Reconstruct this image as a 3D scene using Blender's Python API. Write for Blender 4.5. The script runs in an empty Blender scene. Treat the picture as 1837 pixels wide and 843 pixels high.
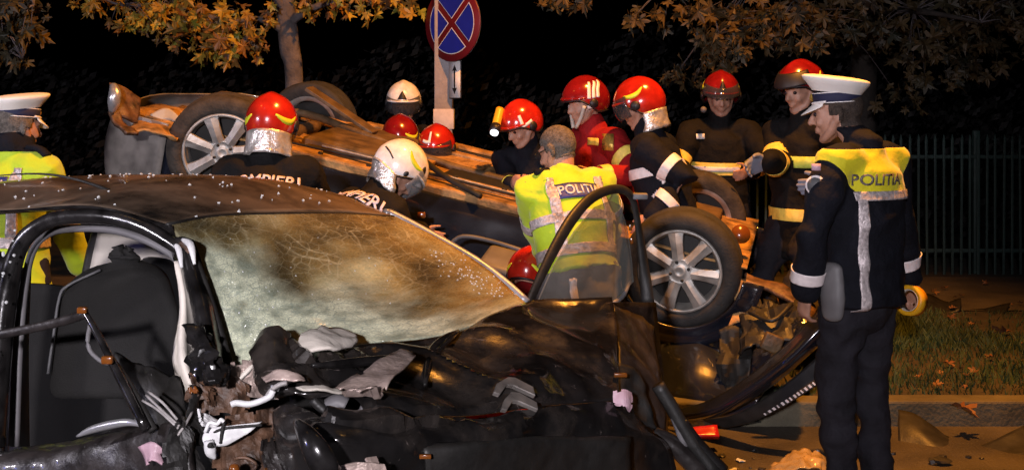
import bpy, bmesh, math, random
from mathutils import Vector, Matrix, noise
from mathutils.bvhtree import BVHTree
random.seed(7)
V = Vector
R_ = math.radians
scn = bpy.context.scene
C = scn.collection

# ------------------------------------------------------------------ camera
CAM_H, FPX = 1.7, 2200.0
cd = bpy.data.cameras.new('camera')
cam = bpy.data.objects.new('camera', cd); C.objects.link(cam)
cam.location = (0, 0, CAM_H); cam.rotation_euler = (R_(90), 0, 0)
cd.sensor_width = 36.0; cd.lens = 36.0 * FPX / 1837.0
cd.shift_y = -(421.5 - 180.0) / 1837.0
cd.clip_start = 0.05; cd.clip_end = 600
scn.camera = cam
scn.view_settings.view_transform = 'Standard'
scn.view_settings.look = 'None'
scn.view_settings.exposure = 0.0
scn.view_settings.gamma = 1.0

def W(px, py, d):
    """a point of the place, from its position in the survey photo and its distance"""
    return V(((px - 918.5) / FPX * d, d, CAM_H - (py - 180.0) / FPX * d))

# ------------------------------------------------------------------ night sky, moonlight
world = bpy.data.worlds.new('World'); scn.world = world; world.use_nodes = True
nt = world.node_tree
sky = nt.nodes.new('ShaderNodeTexSky'); sky.sky_type = 'NISHITA'; sky.sun_disc = False
sky.sun_elevation = R_(-4); sky.sun_rotation = R_(200)
nt.links.new(sky.outputs[0], nt.nodes['Background'].inputs[0])
nt.nodes['Background'].inputs[1].default_value = 0.008
sl = bpy.data.lights.new('moon', 'SUN'); sl.energy = 0.006; sl.angle = R_(0.5); sl.color = (0.8, 0.85, 1)
so = bpy.data.objects.new('moon', sl); C.objects.link(so); so.rotation_euler = (R_(35), 0, R_(-25))

def lamp(name, kind, loc, power, col, size=0.2, target=None, spot=None, blend=0.6):
    l = bpy.data.lights.new(name, kind); l.energy = power; l.color = col
    if kind == 'AREA': l.size = size
    else: l.shadow_soft_size = size
    if kind == 'SPOT': l.spot_size = R_(spot or 120); l.spot_blend = blend
    o = bpy.data.objects.new(name, l); C.objects.link(o); o.location = loc
    if target is not None:
        o.rotation_euler = (V(target) - V(loc)).to_track_quat('-Z', 'Y').to_euler()
    return o
SODIUM = (1.0, 0.36, 0.045)
STREET = [((1.7, 5.6, 6.6), (-0.1, 7.75, 0.6), 3900, 80), ((-4.6, 4.4, 7.0), (-1.9, 6.4, 1.0), 40, 50)]
FLOOD = [((-0.9, -3.2, 2.7), (-0.9, 6.0, 1.1), 2500, 54, 'white rescue floodlight on a mast behind the camera'), ((-6.6, 1.6, 2.6), (0.2, 6.0, 1.0), 760, 62, 'white rescue floodlight on a mast left of the road')]
BLUE = ((-6.5, 1.0, 2.3), 70)

# ------------------------------------------------------------------ materials
def mat(name, col, rough=0.6, metal=0.0, var=0.25, vscale=8.0, bump=0.0, bscale=60.0, coat=0.0, spec=0.5, emit=None,
        rvar=0.0, alpha=1.0, trans=0.0, sheen=0.0, objrand=None):
    m = bpy.data.materials.new(name); m.use_nodes = True
    n = m.node_tree.nodes; L = m.node_tree.links; b = n['Principled BSDF']
    tc = n.new('ShaderNodeTexCoord'); co = tc.outputs['Object']
    nz = n.new('ShaderNodeTexNoise'); nz.inputs['Scale'].default_value = vscale; nz.inputs['Detail'].default_value = 6
    L.new(co, nz.inputs['Vector'])
    rp = n.new('ShaderNodeValToRGB')
    c0 = [max(0, c * (1 - var)) for c in col]; c1 = [min(1, c * (1 + var)) for c in col]
    rp.color_ramp.elements[0].position = 0.3; rp.color_ramp.elements[1].position = 0.72
    rp.color_ramp.elements[0].color = (*c0, 1); rp.color_ramp.elements[1].color = (*c1, 1)
    L.new(nz.outputs['Fac'], rp.inputs[0])
    out = rp.outputs[0]
    if objrand:
        oi = n.new('ShaderNodeObjectInfo'); r2 = n.new('ShaderNodeValToRGB')
        while len(r2.color_ramp.elements) < len(objrand): r2.color_ramp.elements.new(0.5)
        for i, c in enumerate(objrand):
            r2.color_ramp.elements[i].position = i / (len(objrand) - 1); r2.color_ramp.elements[i].color = (*c, 1)
        L.new(oi.outputs['Random'], r2.inputs[0])
        mx = n.new('ShaderNodeMixRGB'); mx.blend_type = 'MULTIPLY'; mx.inputs[0].default_value = 1
        L.new(rp.outputs[0], mx.inputs[1]); L.new(r2.outputs[0], mx.inputs[2]); out = mx.outputs[0]
    L.new(out, b.inputs['Base Color'])
    b.inputs['Roughness'].default_value = rough; b.inputs['Metallic'].default_value = metal
    b.inputs['Specular IOR Level'].default_value = spec
    b.inputs['Coat Weight'].default_value = coat; b.inputs['Coat Roughness'].default_value = 0.08
    b.inputs['Alpha'].default_value = alpha; b.inputs['Transmission Weight'].default_value = trans
    b.inputs['Sheen Weight'].default_value = sheen
    if rvar:
        mr = n.new('ShaderNodeMapRange'); mr.inputs['To Min'].default_value = max(0.02, rough - rvar); mr.inputs['To Max'].default_value = rough + rvar
        L.new(nz.outputs['Fac'], mr.inputs['Value']); L.new(mr.outputs[0], b.inputs['Roughness'])
    if bump:
        n2 = n.new('ShaderNodeTexNoise'); n2.inputs['Scale'].default_value = bscale; n2.inputs['Detail'].default_value = 8
        L.new(co, n2.inputs['Vector'])
        bp = n.new('ShaderNodeBump'); bp.inputs['Strength'].default_value = bump; bp.inputs['Distance'].default_value = 0.02
        L.new(n2.outputs['Fac'], bp.inputs['Height']); L.new(bp.outputs[0], b.inputs['Normal'])
    if emit:
        b.inputs['Emission Color'].default_value = (*emit[0], 1); b.inputs['Emission Strength'].default_value = emit[1]
    return m

M = {}
M['paint'] = mat('black_car_paint', (0.012, 0.011, 0.011), 0.22, var=0.8, vscale=16, bump=0.05, bscale=40, coat=0.4, rvar=0.14)
M['paint_dull'] = mat('scuffed_black_paint', (0.022, 0.018, 0.017), 0.42, var=0.7, vscale=14, bump=0.25, bscale=26, rvar=0.22, coat=0.2)
M['roof'] = mat('wet_black_roof_brown_sheen', (0.07, 0.052, 0.04), 0.3, var=0.55, vscale=3.5, bump=0.03, bscale=30, rvar=0.12, coat=0.3)  # brown lamp sheen of the wet roof mixed into the paint colour
M['navy_paint'] = mat('dark_blue_car_paint', (0.010, 0.012, 0.02), 0.2, var=0.4, vscale=4, coat=0.5, rvar=0.08)
M['silver_paint'] = mat('dirty_grey_bumper_paint', (0.24, 0.22, 0.20), 0.32, metal=0.2, var=0.55, vscale=6, rvar=0.1, coat=0.4)
M['plastic'] = mat('black_plastic', (0.018, 0.017, 0.016), 0.5, var=0.4, vscale=20, bump=0.1, bscale=120)
M['rubber'] = mat('grey_door_rubber', (0.13, 0.125, 0.13), 0.55, var=0.2, vscale=9)
M['tyre'] = mat('tyre_rubber', (0.022, 0.021, 0.021), 0.75, var=0.45, vscale=16, bump=0.2, bscale=90)
M['dusty_tyre'] = mat('dusty_tread_rubber', (0.042, 0.034, 0.027), 0.85, var=0.5, vscale=18, bump=0.3, bscale=70)
M['alloy'] = mat('silver_wheel_trim', (0.38, 0.365, 0.34), 0.45, metal=0.45, var=0.45, vscale=10, rvar=0.12)
M['dark'] = mat('dark_recess_metal', (0.012, 0.011, 0.01), 0.7, var=0.5)
M['under'] = mat('sodium_tinted_dusty_underbody', (0.34, 0.19, 0.07), 0.7, var=0.75, vscale=9, bump=0.7, bscale=34, rvar=0.2)  # dust colour pushed to orange; the sodium light is in the tint
M['under_dark'] = mat('oily_underbody_parts', (0.11, 0.07, 0.035), 0.6, var=0.6, vscale=9, bump=0.4, bscale=30)
M['rust'] = mat('dirty_brown_metal', (0.10, 0.052, 0.03), 0.55, var=0.8, vscale=18, bump=0.5, bscale=30)
M['bare'] = mat('torn_pinkish_bare_metal', (0.40, 0.31, 0.27), 0.42, metal=0.35, var=0.35, vscale=14, bump=0.35, bscale=40)
M['white_metal'] = mat('white_primed_metal', (0.66, 0.66, 0.66), 0.45, var=0.2, vscale=16, bump=0.1)
M['cream'] = mat('cream_trim_fabric', (0.5, 0.46, 0.40), 0.7, var=0.12, vscale=7, bump=0.08)
M['airbag'] = mat('white_airbag_cloth', (0.72, 0.66, 0.58), 0.75, var=0.12, vscale=9, bump=0.25, bscale=26)
M['seat'] = mat('charcoal_seat_fabric', (0.006, 0.0055, 0.005), 0.9, var=0.35, vscale=12, bump=0.2, bscale=200)
M['grey_trim'] = mat('grey_edge_piping', (0.10, 0.10, 0.105), 0.6)
M['pink'] = mat('broken_pale_pink_plastic', (0.55, 0.36, 0.42), 0.45, var=0.2)
M['silver'] = mat('bright_scuffed_metal', (0.6, 0.6, 0.62), 0.3, metal=0.7, var=0.15, rvar=0.1)
M['pillar_grey'] = mat('worn_grey_pillar_paint', (0.26, 0.26, 0.28), 0.35, metal=0.2, var=0.4, vscale=12, rvar=0.15)
M['chrome'] = mat('dull_chrome_emblem', (0.55, 0.5, 0.46), 0.3, metal=0.8, var=0.3, vscale=20, rvar=0.12)
M['amber'] = mat('amber_lens_plastic', (0.2, 0.06, 0.01), 0.2, var=0.2, trans=0.2)
M['red_plastic'] = mat('red_lens_plastic', (0.35, 0.01, 0.015), 0.3, var=0.2)
M['bead'] = mat('broken_glass_beads', (0.6, 0.62, 0.62), 0.08, var=0.05, spec=1.0)
M['hv'] = mat('fluorescent_yellow_cloth', (0.46, 0.62, 0.014), 0.7, var=0.10, vscale=6, bump=0.5, bscale=14, sheen=0.2)
M['hv2'] = mat('fluorescent_yellow_vest', (0.72, 0.64, 0.01), 0.75, var=0.10, vscale=6, bump=0.5, bscale=14, sheen=0.2)
M['tape'] = mat('silver_reflective_tape', (0.52, 0.46, 0.46), 0.42, metal=0.25, var=0.4, vscale=60, bump=0.3, bscale=60, rvar=0.15)
M['tape_w'] = mat('white_reflective_tape', (0.80, 0.72, 0.72), 0.5, var=0.12, vscale=40, bump=0.1)
M['tape_y'] = mat('yellow_reflective_tape', (0.78, 0.58, 0.10), 0.5, var=0.15, vscale=40, bump=0.1)
M['tape_l'] = mat('lime_reflective_tape', (0.55, 0.70, 0.12), 0.5, var=0.15, vscale=40, bump=0.1)
M['navy'] = mat('navy_jacket_cloth', (0.006, 0.0065, 0.011), 0.85, var=0.35, vscale=9, bump=0.8, bscale=16, spec=0.2)
M['coat'] = mat('dark_fire_coat_cloth', (0.006, 0.0055, 0.006), 0.85, var=0.4, vscale=9, bump=0.8, bscale=16, spec=0.2)
M['redcoat'] = mat('red_rescue_jacket_cloth', (0.26, 0.008, 0.010), 0.8, var=0.25, vscale=9, bump=0.8, bscale=16, spec=0.2)
M['trouser'] = mat('dark_navy_trousers_cloth', (0.016, 0.015, 0.02), 0.85, var=0.3, vscale=9, bump=0.8, bscale=16, spec=0.2)
M['grey_trouser'] = mat('grey_trousers_cloth', (0.12, 0.115, 0.12), 0.85, var=0.25, vscale=9, bump=0.3, bscale=20)
M['skin'] = mat('skin', (0.40, 0.21, 0.145), 0.5, var=0.22, vscale=25, bump=0.06, bscale=80)
M['hair'] = mat('cropped_brown_hair', (0.045, 0.03, 0.022), 0.7, var=0.5, vscale=60, bump=0.6, bscale=200)
M['hair_g'] = mat('cropped_greying_hair', (0.12, 0.10, 0.085), 0.7, var=0.5, vscale=60, bump=0.6, bscale=200)
M['boot'] = mat('black_boot_leather', (0.015, 0.014, 0.013), 0.45, var=0.3)
M['helmet_red'] = mat('glossy_red_helmet', (0.42, 0.017, 0.008), 0.2, var=0.28, vscale=14, coat=0.7, rvar=0.1, bump=0.02)
M['helmet_dark'] = mat('glossy_dimmed_red_helmet', (0.20, 0.007, 0.008), 0.2, var=0.28, vscale=14, coat=0.7, rvar=0.1, bump=0.02)  # darker copy of the red helmet; the rear crew's dimness is in its colour
M['helmet_white'] = mat('scuffed_white_helmet', (0.74, 0.70, 0.68), 0.25, var=0.28, vscale=14, coat=0.4, rvar=0.1, bump=0.03)
M['yellow_mark'] = mat('yellow_green_marking', (0.62, 0.66, 0.03), 0.4, var=0.12)
M['white_mark'] = mat('white_marking', (0.78, 0.74, 0.73), 0.4, var=0.08)
M['silver_cloth'] = mat('aluminised_neck_cloth', (0.62, 0.58, 0.55), 0.33, metal=0.6, var=0.3, vscale=18, bump=0.7, bscale=22, rvar=0.12)
M['visor'] = mat('smoked_visor', (0.05, 0.05, 0.055), 0.1, var=0.3, alpha=0.45)
M['clear_visor'] = mat('clear_face_visor', (0.35, 0.36, 0.38), 0.12, var=0.2, alpha=0.3)
M['cap_white'] = mat('white_cap_cloth', (0.78, 0.74, 0.70), 0.7, var=0.05, vscale=9, bump=0.08, bscale=40)
M['cap_band'] = mat('navy_cap_band', (0.010, 0.012, 0.045), 0.75, var=0.2)
M['blue_panel'] = mat('blue_reflective_panel', (0.02, 0.03, 0.17), 0.5, var=0.25, vscale=30)
M['letter_grey'] = mat('worn_grey_lettering', (0.16, 0.13, 0.10), 0.6, var=0.6, vscale=70)
M['letter_silver'] = mat('silver_lettering', (0.60, 0.57, 0.58), 0.45, var=0.2, vscale=40)
M['letter_pink'] = mat('pale_pink_lettering', (0.66, 0.55, 0.58), 0.5, var=0.15, vscale=40)
M['asphalt'] = mat('wet_asphalt', (0.055, 0.046, 0.037), 0.5, var=0.45, vscale=2.2, bump=0.6, bscale=70, rvar=0.2)
M['soil'] = mat('verge_soil', (0.035, 0.028, 0.018), 0.95, var=0.5, vscale=5, bump=0.8, bscale=20)
M['paving'] = mat('damp_pavement', (0.07, 0.058, 0.046), 0.8, var=0.4, vscale=3, bump=0.5, bscale=40)
M['kerb'] = mat('grey_kerb_concrete', (0.085, 0.075, 0.05), 0.85, var=0.35, vscale=6, bump=0.4, bscale=50)
M['grass'] = mat('grass_blades', (0.030, 0.050, 0.012), 0.7, var=0.6, vscale=2.0)
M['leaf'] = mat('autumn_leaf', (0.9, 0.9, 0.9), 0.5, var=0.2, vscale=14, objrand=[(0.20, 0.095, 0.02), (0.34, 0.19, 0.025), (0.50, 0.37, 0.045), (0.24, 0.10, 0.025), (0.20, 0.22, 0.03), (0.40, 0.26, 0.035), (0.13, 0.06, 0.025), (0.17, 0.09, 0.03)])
M['leaf_d'] = mat('dimmed_olive_leaf', (0.9, 0.9, 0.9), 0.6, var=0.25, vscale=14, objrand=[(0.036, 0.030, 0.014), (0.044, 0.036, 0.015), (0.085, 0.052, 0.017), (0.024, 0.026, 0.013), (0.035, 0.026, 0.018), (0.028, 0.026, 0.013)])  # darkened leaf copy; the dimness of the unlit crowns is in its colour
M['leaf_f'] = mat('fallen_leaf', (0.9, 0.9, 0.9), 0.6, var=0.2, vscale=14, objrand=[(0.20, 0.08, 0.03), (0.15, 0.06, 0.025), (0.26, 0.12, 0.035), (0.12, 0.05, 0.03)])
M['bark'] = mat('grey_bark', (0.11, 0.095, 0.10), 0.9, var=0.4, vscale=8, bump=0.6, bscale=26)
M['bark_d'] = mat('night_dimmed_bark', (0.03, 0.024, 0.02), 0.9, var=0.4, vscale=8, bump=0.6, bscale=26)  # darker copy of the bark with the night shade in its colour
M['fence'] = mat('green_painted_fence_steel', (0.016, 0.036, 0.032), 0.55, var=0.3, vscale=12)
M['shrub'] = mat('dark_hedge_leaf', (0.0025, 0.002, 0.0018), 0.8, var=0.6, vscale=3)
M['pole'] = mat('pale_concrete_pole', (0.30, 0.27, 0.28), 0.8, var=0.25, vscale=9, bump=0.25, bscale=40)
M['paper'] = mat('pale_paper_notice', (0.62, 0.55, 0.56), 0.7, var=0.2, vscale=16)
M['sign_blue'] = mat('blue_sign_film', (0.012, 0.022, 0.30), 0.4, var=0.10, vscale=6)
M['sign_red'] = mat('red_sign_film', (0.13, 0.006, 0.010), 0.4, var=0.15, vscale=6)
M['sign_back'] = mat('grey_sign_metal', (0.25, 0.25, 0.26), 0.5, metal=0.4)
M['black_mark'] = mat('black_marking', (0.01, 0.009, 0.012), 0.5)
M['steel'] = mat('galvanised_steel', (0.3, 0.3, 0.31), 0.45, metal=0.6)
M['yellow_tape_roll'] = mat('yellow_barrier_tape', (0.72, 0.36, 0.01), 0.45, var=0.15, vscale=20)
M['clear_plastic'] = mat('crumpled_clear_plastic', (0.42, 0.30, 0.14), 0.2, var=0.3, alpha=0.6)
M['glass'] = mat('door_glass', (0.22, 0.225, 0.21), 0.12, var=0.45, vscale=4, alpha=0.46)
M['sodium_lens'] = mat('lit_sodium_lens', (1, 0.6, 0.2), 0.4, emit=((1, 0.5, 0.12), 8))
M['flood_lens'] = mat('lit_white_lens', (1, 1, 1), 0.4, emit=((0.9, 0.9, 1), 5))
M['blue_lens'] = mat('lit_blue_lens', (0.05, 0.1, 1), 0.3, emit=((0.05, 0.1, 1), 12))
M['lamp_on'] = mat('lit_torch_lens', (1, 1, 1), 0.3, emit=((0.9, 0.95, 1.0), 2.5))
M['yellow_plastic'] = mat('yellow_torch_plastic', (0.75, 0.40, 0.02), 0.4, var=0.1)
M['glove'] = mat('blue_grey_glove', (0.20, 0.21, 0.27), 0.8, var=0.3)
M['eye'] = mat('eye', (0.03, 0.02, 0.02), 0.1)
M['gold'] = mat('gold_badge', (0.6, 0.38, 0.08), 0.4, metal=0.6, var=0.3, vscale=60)
M['hose'] = mat('grey_cable_sheath', (0.33, 0.31, 0.30), 0.5, var=0.3, vscale=30)

def scuffed_paint(name, dust_sheen, p0=.46, p1=.72):
    m = mat(name, (0.012, 0.011, 0.011), 0.2, var=0.5, vscale=10, bump=0.06, bscale=30, coat=0.3)
    n = m.node_tree.nodes; L = m.node_tree.links; b = n['Principled BSDF']; tc = n.new('ShaderNodeTexCoord')
    src = b.inputs['Base Color'].links[0].from_socket
    def nz(sc, scale, p0, p1):
        mp = n.new('ShaderNodeMapping'); mp.inputs['Scale'].default_value = sc; mp.inputs['Rotation'].default_value = (0.3, 0.5, 0.7); L.new(tc.outputs['Object'], mp.inputs['Vector'])
        t = n.new('ShaderNodeTexNoise'); t.inputs['Scale'].default_value = scale; t.inputs['Detail'].default_value = 9; t.inputs['Roughness'].default_value = 0.65; L.new(mp.outputs[0], t.inputs['Vector'])
        r = n.new('ShaderNodeValToRGB'); r.color_ramp.elements[0].position = p0; r.color_ramp.elements[1].position = p1; L.new(t.outputs['Fac'], r.inputs[0]); return r.outputs[0]
    d = nz((1, 1, 1), 4, p0, p1); sc1 = nz((3, 40, 14), 2.2, 0.66, 0.74); sc2 = nz((30, 4, 18), 2.0, 0.68, 0.75); chip = nz((1, 1, 1), 34, 0.70, 0.74)
    cur = src
    for f, c in ((d, dust_sheen), (sc1, (0.16, 0.13, 0.12)), (sc2, (0.13, 0.11, 0.10)), (chip, (0.30, 0.26, 0.25))):
        x = n.new('ShaderNodeMixRGB'); L.new(f, x.inputs[0]); L.new(cur, x.inputs[1]); x.inputs[2].default_value = (*c, 1); cur = x.outputs[0]
    L.new(cur, b.inputs['Base Color'])
    mr = n.new('ShaderNodeMapRange'); mr.inputs['To Min'].default_value = 0.16; mr.inputs['To Max'].default_value = 0.5; L.new(d, mr.inputs['Value']); L.new(mr.outputs[0], b.inputs['Roughness'])
    return m
M['scuffed'] = scuffed_paint('scratched_dusty_black_paint', (0.050, 0.040, 0.034))
M['roof'] = scuffed_paint('black_roof_paint_brown_sheen', (0.17, 0.12, 0.082), .30, .62)  # brown patches paint the sodium sheen onto the black roof

def windscreen_mat():
    m = bpy.data.materials.new('shattered_laminated_glass'); m.use_nodes = True
    n = m.node_tree.nodes; L = m.node_tree.links; b = n['Principled BSDF']
    uv = n.new('ShaderNodeUVMap').outputs[0]
    def noise_(sc, det=5):
        t = n.new('ShaderNodeTexNoise'); t.inputs['Scale'].default_value = sc; t.inputs['Detail'].default_value = det; L.new(uv, t.inputs['Vector']); return t.outputs['Fac']
    def mth(op, a, b2=None, c=None, clamp=False):
        t = n.new('ShaderNodeMath'); t.operation = op; t.use_clamp = clamp
        for i, x in enumerate((a, b2, c)):
            if x is None: continue
            if isinstance(x, (int, float)): t.inputs[i].default_value = x
            else: L.new(x, t.inputs[i])
        return t.outputs[0]
    def ramp(x, p0, p1, c0=(0, 0, 0), c1=(1, 1, 1)):
        t = n.new('ShaderNodeValToRGB'); t.color_ramp.elements[0].position = p0; t.color_ramp.elements[1].position = p1
        t.color_ramp.elements[0].color = (*c0, 1); t.color_ramp.elements[1].color = (*c1, 1); L.new(x, t.inputs[0]); return t.outputs[0]
    def mix(f, a, b2, mode='MIX'):
        t = n.new('ShaderNodeMixRGB'); t.blend_type = mode
        for i, x in enumerate((f, a, b2)):
            if isinstance(x, (int, float)): t.inputs[i].default_value = x
            elif isinstance(x, tuple): t.inputs[i].default_value = (*x, 1)
            else: L.new(x, t.inputs[i])
        return t.outputs[0]
    sep = n.new('ShaderNodeSeparateXYZ'); L.new(uv, sep.inputs[0]); u, v = sep.outputs[0], sep.outputs[1]
    # crushed opaque zone: lower near corner of the pane (u across from near pillar, v down from the header)
    n1 = noise_(3.2, 6)
    k = mth('SUBTRACT', mth('MULTIPLY_ADD', v, 1.0, mth('MULTIPLY', u, -0.95)), -0.07)
    k = mth('ADD', k, mth('MULTIPLY', mth('SUBTRACT', n1, 0.5), 0.9))
    crush = ramp(k, 0.02, 0.20)
    # a second pale belt along the lower edge and a thin one from the roof corner
    k2 = mth('ADD', mth('SUBTRACT', v, 0.93), mth('MULTIPLY', mth('SUBTRACT', noise_(7), 0.5), 0.22))
    belt = ramp(k2, 0.0, 0.08)
    crush = mix(1.0, crush, belt, 'LIGHTEN')
    # cracks
    def crack(sc, w, dist=0.35):
        wn = n.new('ShaderNodeTexNoise'); wn.inputs['Scale'].default_value = sc * 0.5; L.new(uv, wn.inputs['Vector'])
        mx = n.new('ShaderNodeVectorMath'); mx.operation = 'MULTIPLY_ADD'; L.new(wn.outputs['Color'], mx.inputs[0]); mx.inputs[1].default_value = (dist / sc,) * 3; L.new(uv, mx.inputs[2])
        vo = n.new('ShaderNodeTexVoronoi'); vo.feature = 'DISTANCE_TO_EDGE'; vo.inputs['Scale'].default_value = sc; L.new(mx.outputs[0], vo.inputs['Vector'])
        return ramp(vo.outputs['Distance'], 0.0, w, (1, 1, 1), (0, 0, 0))
    cr1, cr2, cr3 = crack(5, 0.020, 1.0), crack(22, 0.06, 0.5), crack(90, 0.16)
    lines = mix(1.0, mix(0.8, (0, 0, 0), cr1), mix(0.7, (0, 0, 0), cr2), 'ADD')
    upper = ramp(v, 0.25, 0.7, (1, 1, 1), (0.25, 0.25, 0.25))
    lines = mix(1.0, lines, mix(1.0, ramp(noise_(4.5, 6), 0.36, 0.56), upper, 'MULTIPLY'), 'MULTIPLY')
    bn = noise_(3.4, 10)
    brown = ramp(bn, 0.36, 0.66, (0.09, 0.066, 0.024), (0.54, 0.39, 0.13))  # gold of the reflected sodium light put into the glass colour
    pale = ramp(noise_(3.6, 8), 0.50, 0.66)
    brown = mix(mix(0.8, (0, 0, 0), pale), brown, (0.58, 0.57, 0.33))
    brown = mix(mth('MULTIPLY', cr3, 0.45), brown, mix(0.5, brown, (0.5, 0.48, 0.32)))
    brown = mix(lines, brown, (0.50, 0.47, 0.30))
    specks = ramp(noise_(11, 9), 0.36, 0.56, (0.10, 0.13, 0.09), (0.82, 0.86, 0.62))
    white = mix(0.75, (0.82, 0.86, 0.62), specks)
    white = mix(mth('MULTIPLY', mix(1.0, cr3, cr2, 'ADD'), 0.55), white, (0.34, 0.40, 0.32))
    col = mix(crush, brown, white)
    L.new(col, b.inputs['Base Color'])
    vc = n.new('ShaderNodeTexVoronoi'); vc.inputs['Scale'].default_value = 150; L.new(uv, vc.inputs['Vector'])
    bp = n.new('ShaderNodeBump'); bp.inputs['Strength'].default_value = 0.55; bp.inputs['Distance'].default_value = 0.006
    sm = n.new('ShaderNodeSeparateXYZ'); L.new(vc.outputs['Color'], sm.inputs[0])
    hh = mth('ADD', sm.outputs[0], mth('MULTIPLY', bn, 2.0)); L.new(hh, bp.inputs['Height']); L.new(bp.outputs[0], b.inputs['Normal'])
    L.new(ramp(sm.outputs[1], 0.0, 1.0, (0.12,) * 3, (0.5,) * 3), b.inputs['Roughness'])
    b.inputs['Specular IOR Level'].default_value = 0.6
    al = mix(crush, mix(0.5, ramp(bn, 0.3, 0.75, (0.5,) * 3, (0.97,) * 3), lines, 'ADD'), (0.98, 0.98, 0.98))
    L.new(al, b.inputs['Alpha'])
    return m
M['windscreen'] = windscreen_mat()

# ------------------------------------------------------------------ object helpers
SIDE = bpy.data.scenes.new('workbench')          # scratch scene: modifiers are evaluated there, then it is removed
def evaluated_mesh(o):
    SIDE.collection.objects.link(o); vl = SIDE.view_layers[0]; vl.update()
    dg = vl.depsgraph; me = bpy.data.meshes.new_from_object(o.evaluated_get(dg)); bpy.data.objects.remove(o); return me
def bvh(o):
    me = o.data; return BVHTree.FromPolygons([v.co for v in me.vertices], [tuple(p.vertices) for p in me.polygons])
def empty(name, loc, label=None, cat=None, group=None, parent=None):
    o = bpy.data.objects.new(name, None); C.objects.link(o); o.location = loc; o.empty_display_size = 0.1
    tag(o, label, cat, group)
    if parent: attach(o, parent)
    return o
def tag(o, label=None, cat=None, group=None, kind=None):
    if label: o['label'] = label
    if cat: o['category'] = cat
    if group: o['group'] = group
    if kind: o['kind'] = kind
    return o
def wmat(o):
    m = Matrix.LocRotScale(o.location, o.rotation_euler, o.scale)
    if o.parent: m = wmat(o.parent) @ o.matrix_parent_inverse @ m
    return m
def attach(o, p):
    o.parent = p; o.matrix_parent_inverse = wmat(p).inverted()
def link(name, me, m, parent=None, smooth=True):
    me.name = name
    o = bpy.data.objects.new(name, me); C.objects.link(o)
    if m is not None and not me.materials: me.materials.append(M[m] if isinstance(m, str) else m)
    if smooth:
        me.polygons.foreach_set('use_smooth', [True] * len(me.polygons))
    if parent: attach(o, parent)
    return o
def obj(name, bm, m, parent=None, smooth=True):
    me = bpy.data.meshes.new(name); bm.to_mesh(me); bm.free()
    return link(name, me, m, parent, smooth)
def solid(o, t, off=0.0):
    s = o.modifiers.new('thickness', 'SOLIDIFY'); s.thickness = t; s.offset = off; return o
def box(bm, c, half, rot=None, bev=0.0):
    r = bmesh.ops.create_cube(bm, size=2.0); vs = r['verts']
    mt = Matrix.Translation(V(c)) @ (rot.to_4x4() if rot is not None else Matrix()) @ Matrix.Diagonal((*half, 1))
    bmesh.ops.transform(bm, matrix=mt, verts=vs)
    if bev:
        es = list({e for v in vs for e in v.link_edges})
        bmesh.ops.bevel(bm, geom=es, offset=bev, segments=2, affect='EDGES', profile=0.5)
def cr(P, t):
    n = len(P) - 1
    if n == 0: return P[0].copy()
    t = min(max(t, 0.0), 1.0) * n; i = min(int(t), n - 1); f = t - i
    p1, p2 = P[i], P[i + 1]
    p0 = P[i - 1] if i > 0 else p1 * 2 - p2
    p3 = P[i + 2] if i + 2 <= n else p2 * 2 - p1
    return 0.5 * ((2 * p1) + (p2 - p0) * f + (2 * p0 - 5 * p1 + 4 * p2 - p3) * f * f + (3 * p1 - p0 - 3 * p2 + p3) * f ** 3)
def grid_mesh(bm, G, uvl=None):
    vv = [[bm.verts.new(p) for p in r] for r in G]
    nv, nu = len(G) - 1, len(G[0]) - 1
    for j in range(nv):
        for i in range(nu):
            f = bm.faces.new((vv[j][i], vv[j][i + 1], vv[j + 1][i + 1], vv[j + 1][i]))
            if uvl:
                for l, (a, b_) in zip(f.loops, ((i, j), (i + 1, j), (i + 1, j + 1), (i, j + 1))): l[uvl].uv = (a / nu, b_ / nv)
    return vv
def ridged(p, fr, seed):
    q = p * fr + V((seed * 7.3, seed * 3.1, seed * 1.7))
    q = q + V((noise.noise(q * .6), noise.noise(q * .6 + V((9, 0, 0))), noise.noise(q * .6 + V((0, 9, 0))))) * .5
    d1 = noise.voronoi(q * .8)[0]; d2 = noise.voronoi(q * 1.9)[0]
    return (d1[0] - .5) * 1.1 + (d2[0] - .45) * .45 + noise.noise(q * .45) * .5
def pgrid(rows, nu, nv, amp=0.0, fr=6.0, seed=0, edge=0.0):
    rows = [[W(*p) if not isinstance(p, Vector) else p for p in r] for r in rows]
    A = [[cr(r, i / nu) for i in range(nu + 1)] for r in rows]
    G = [[cr([A[k][i] for k in range(len(A))], j / nv) for i in range(nu + 1)] for j in range(nv + 1)]
    if amp:
        H = []
        for j in range(nv + 1):
            row = []
            for i in range(nu + 1):
                du = G[j][min(i + 1, nu)] - G[j][max(i - 1, 0)]; dv = G[min(j + 1, nv)][i] - G[max(j - 1, 0)][i]
                nn = du.cross(dv); nn = nn.normalized() if nn.length > 1e-9 else V((0, 0, 1))
                if nn.y > 0: nn = -nn
                w = 1.0
                if edge: w = min(1, min(i, nu - i) / nu / edge, min(j, nv - j) / nv / edge)
                row.append(G[j][i] + nn * amp * ridged(G[j][i], fr, seed) * w)
            H.append(row)
        G = H
    return G
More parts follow.
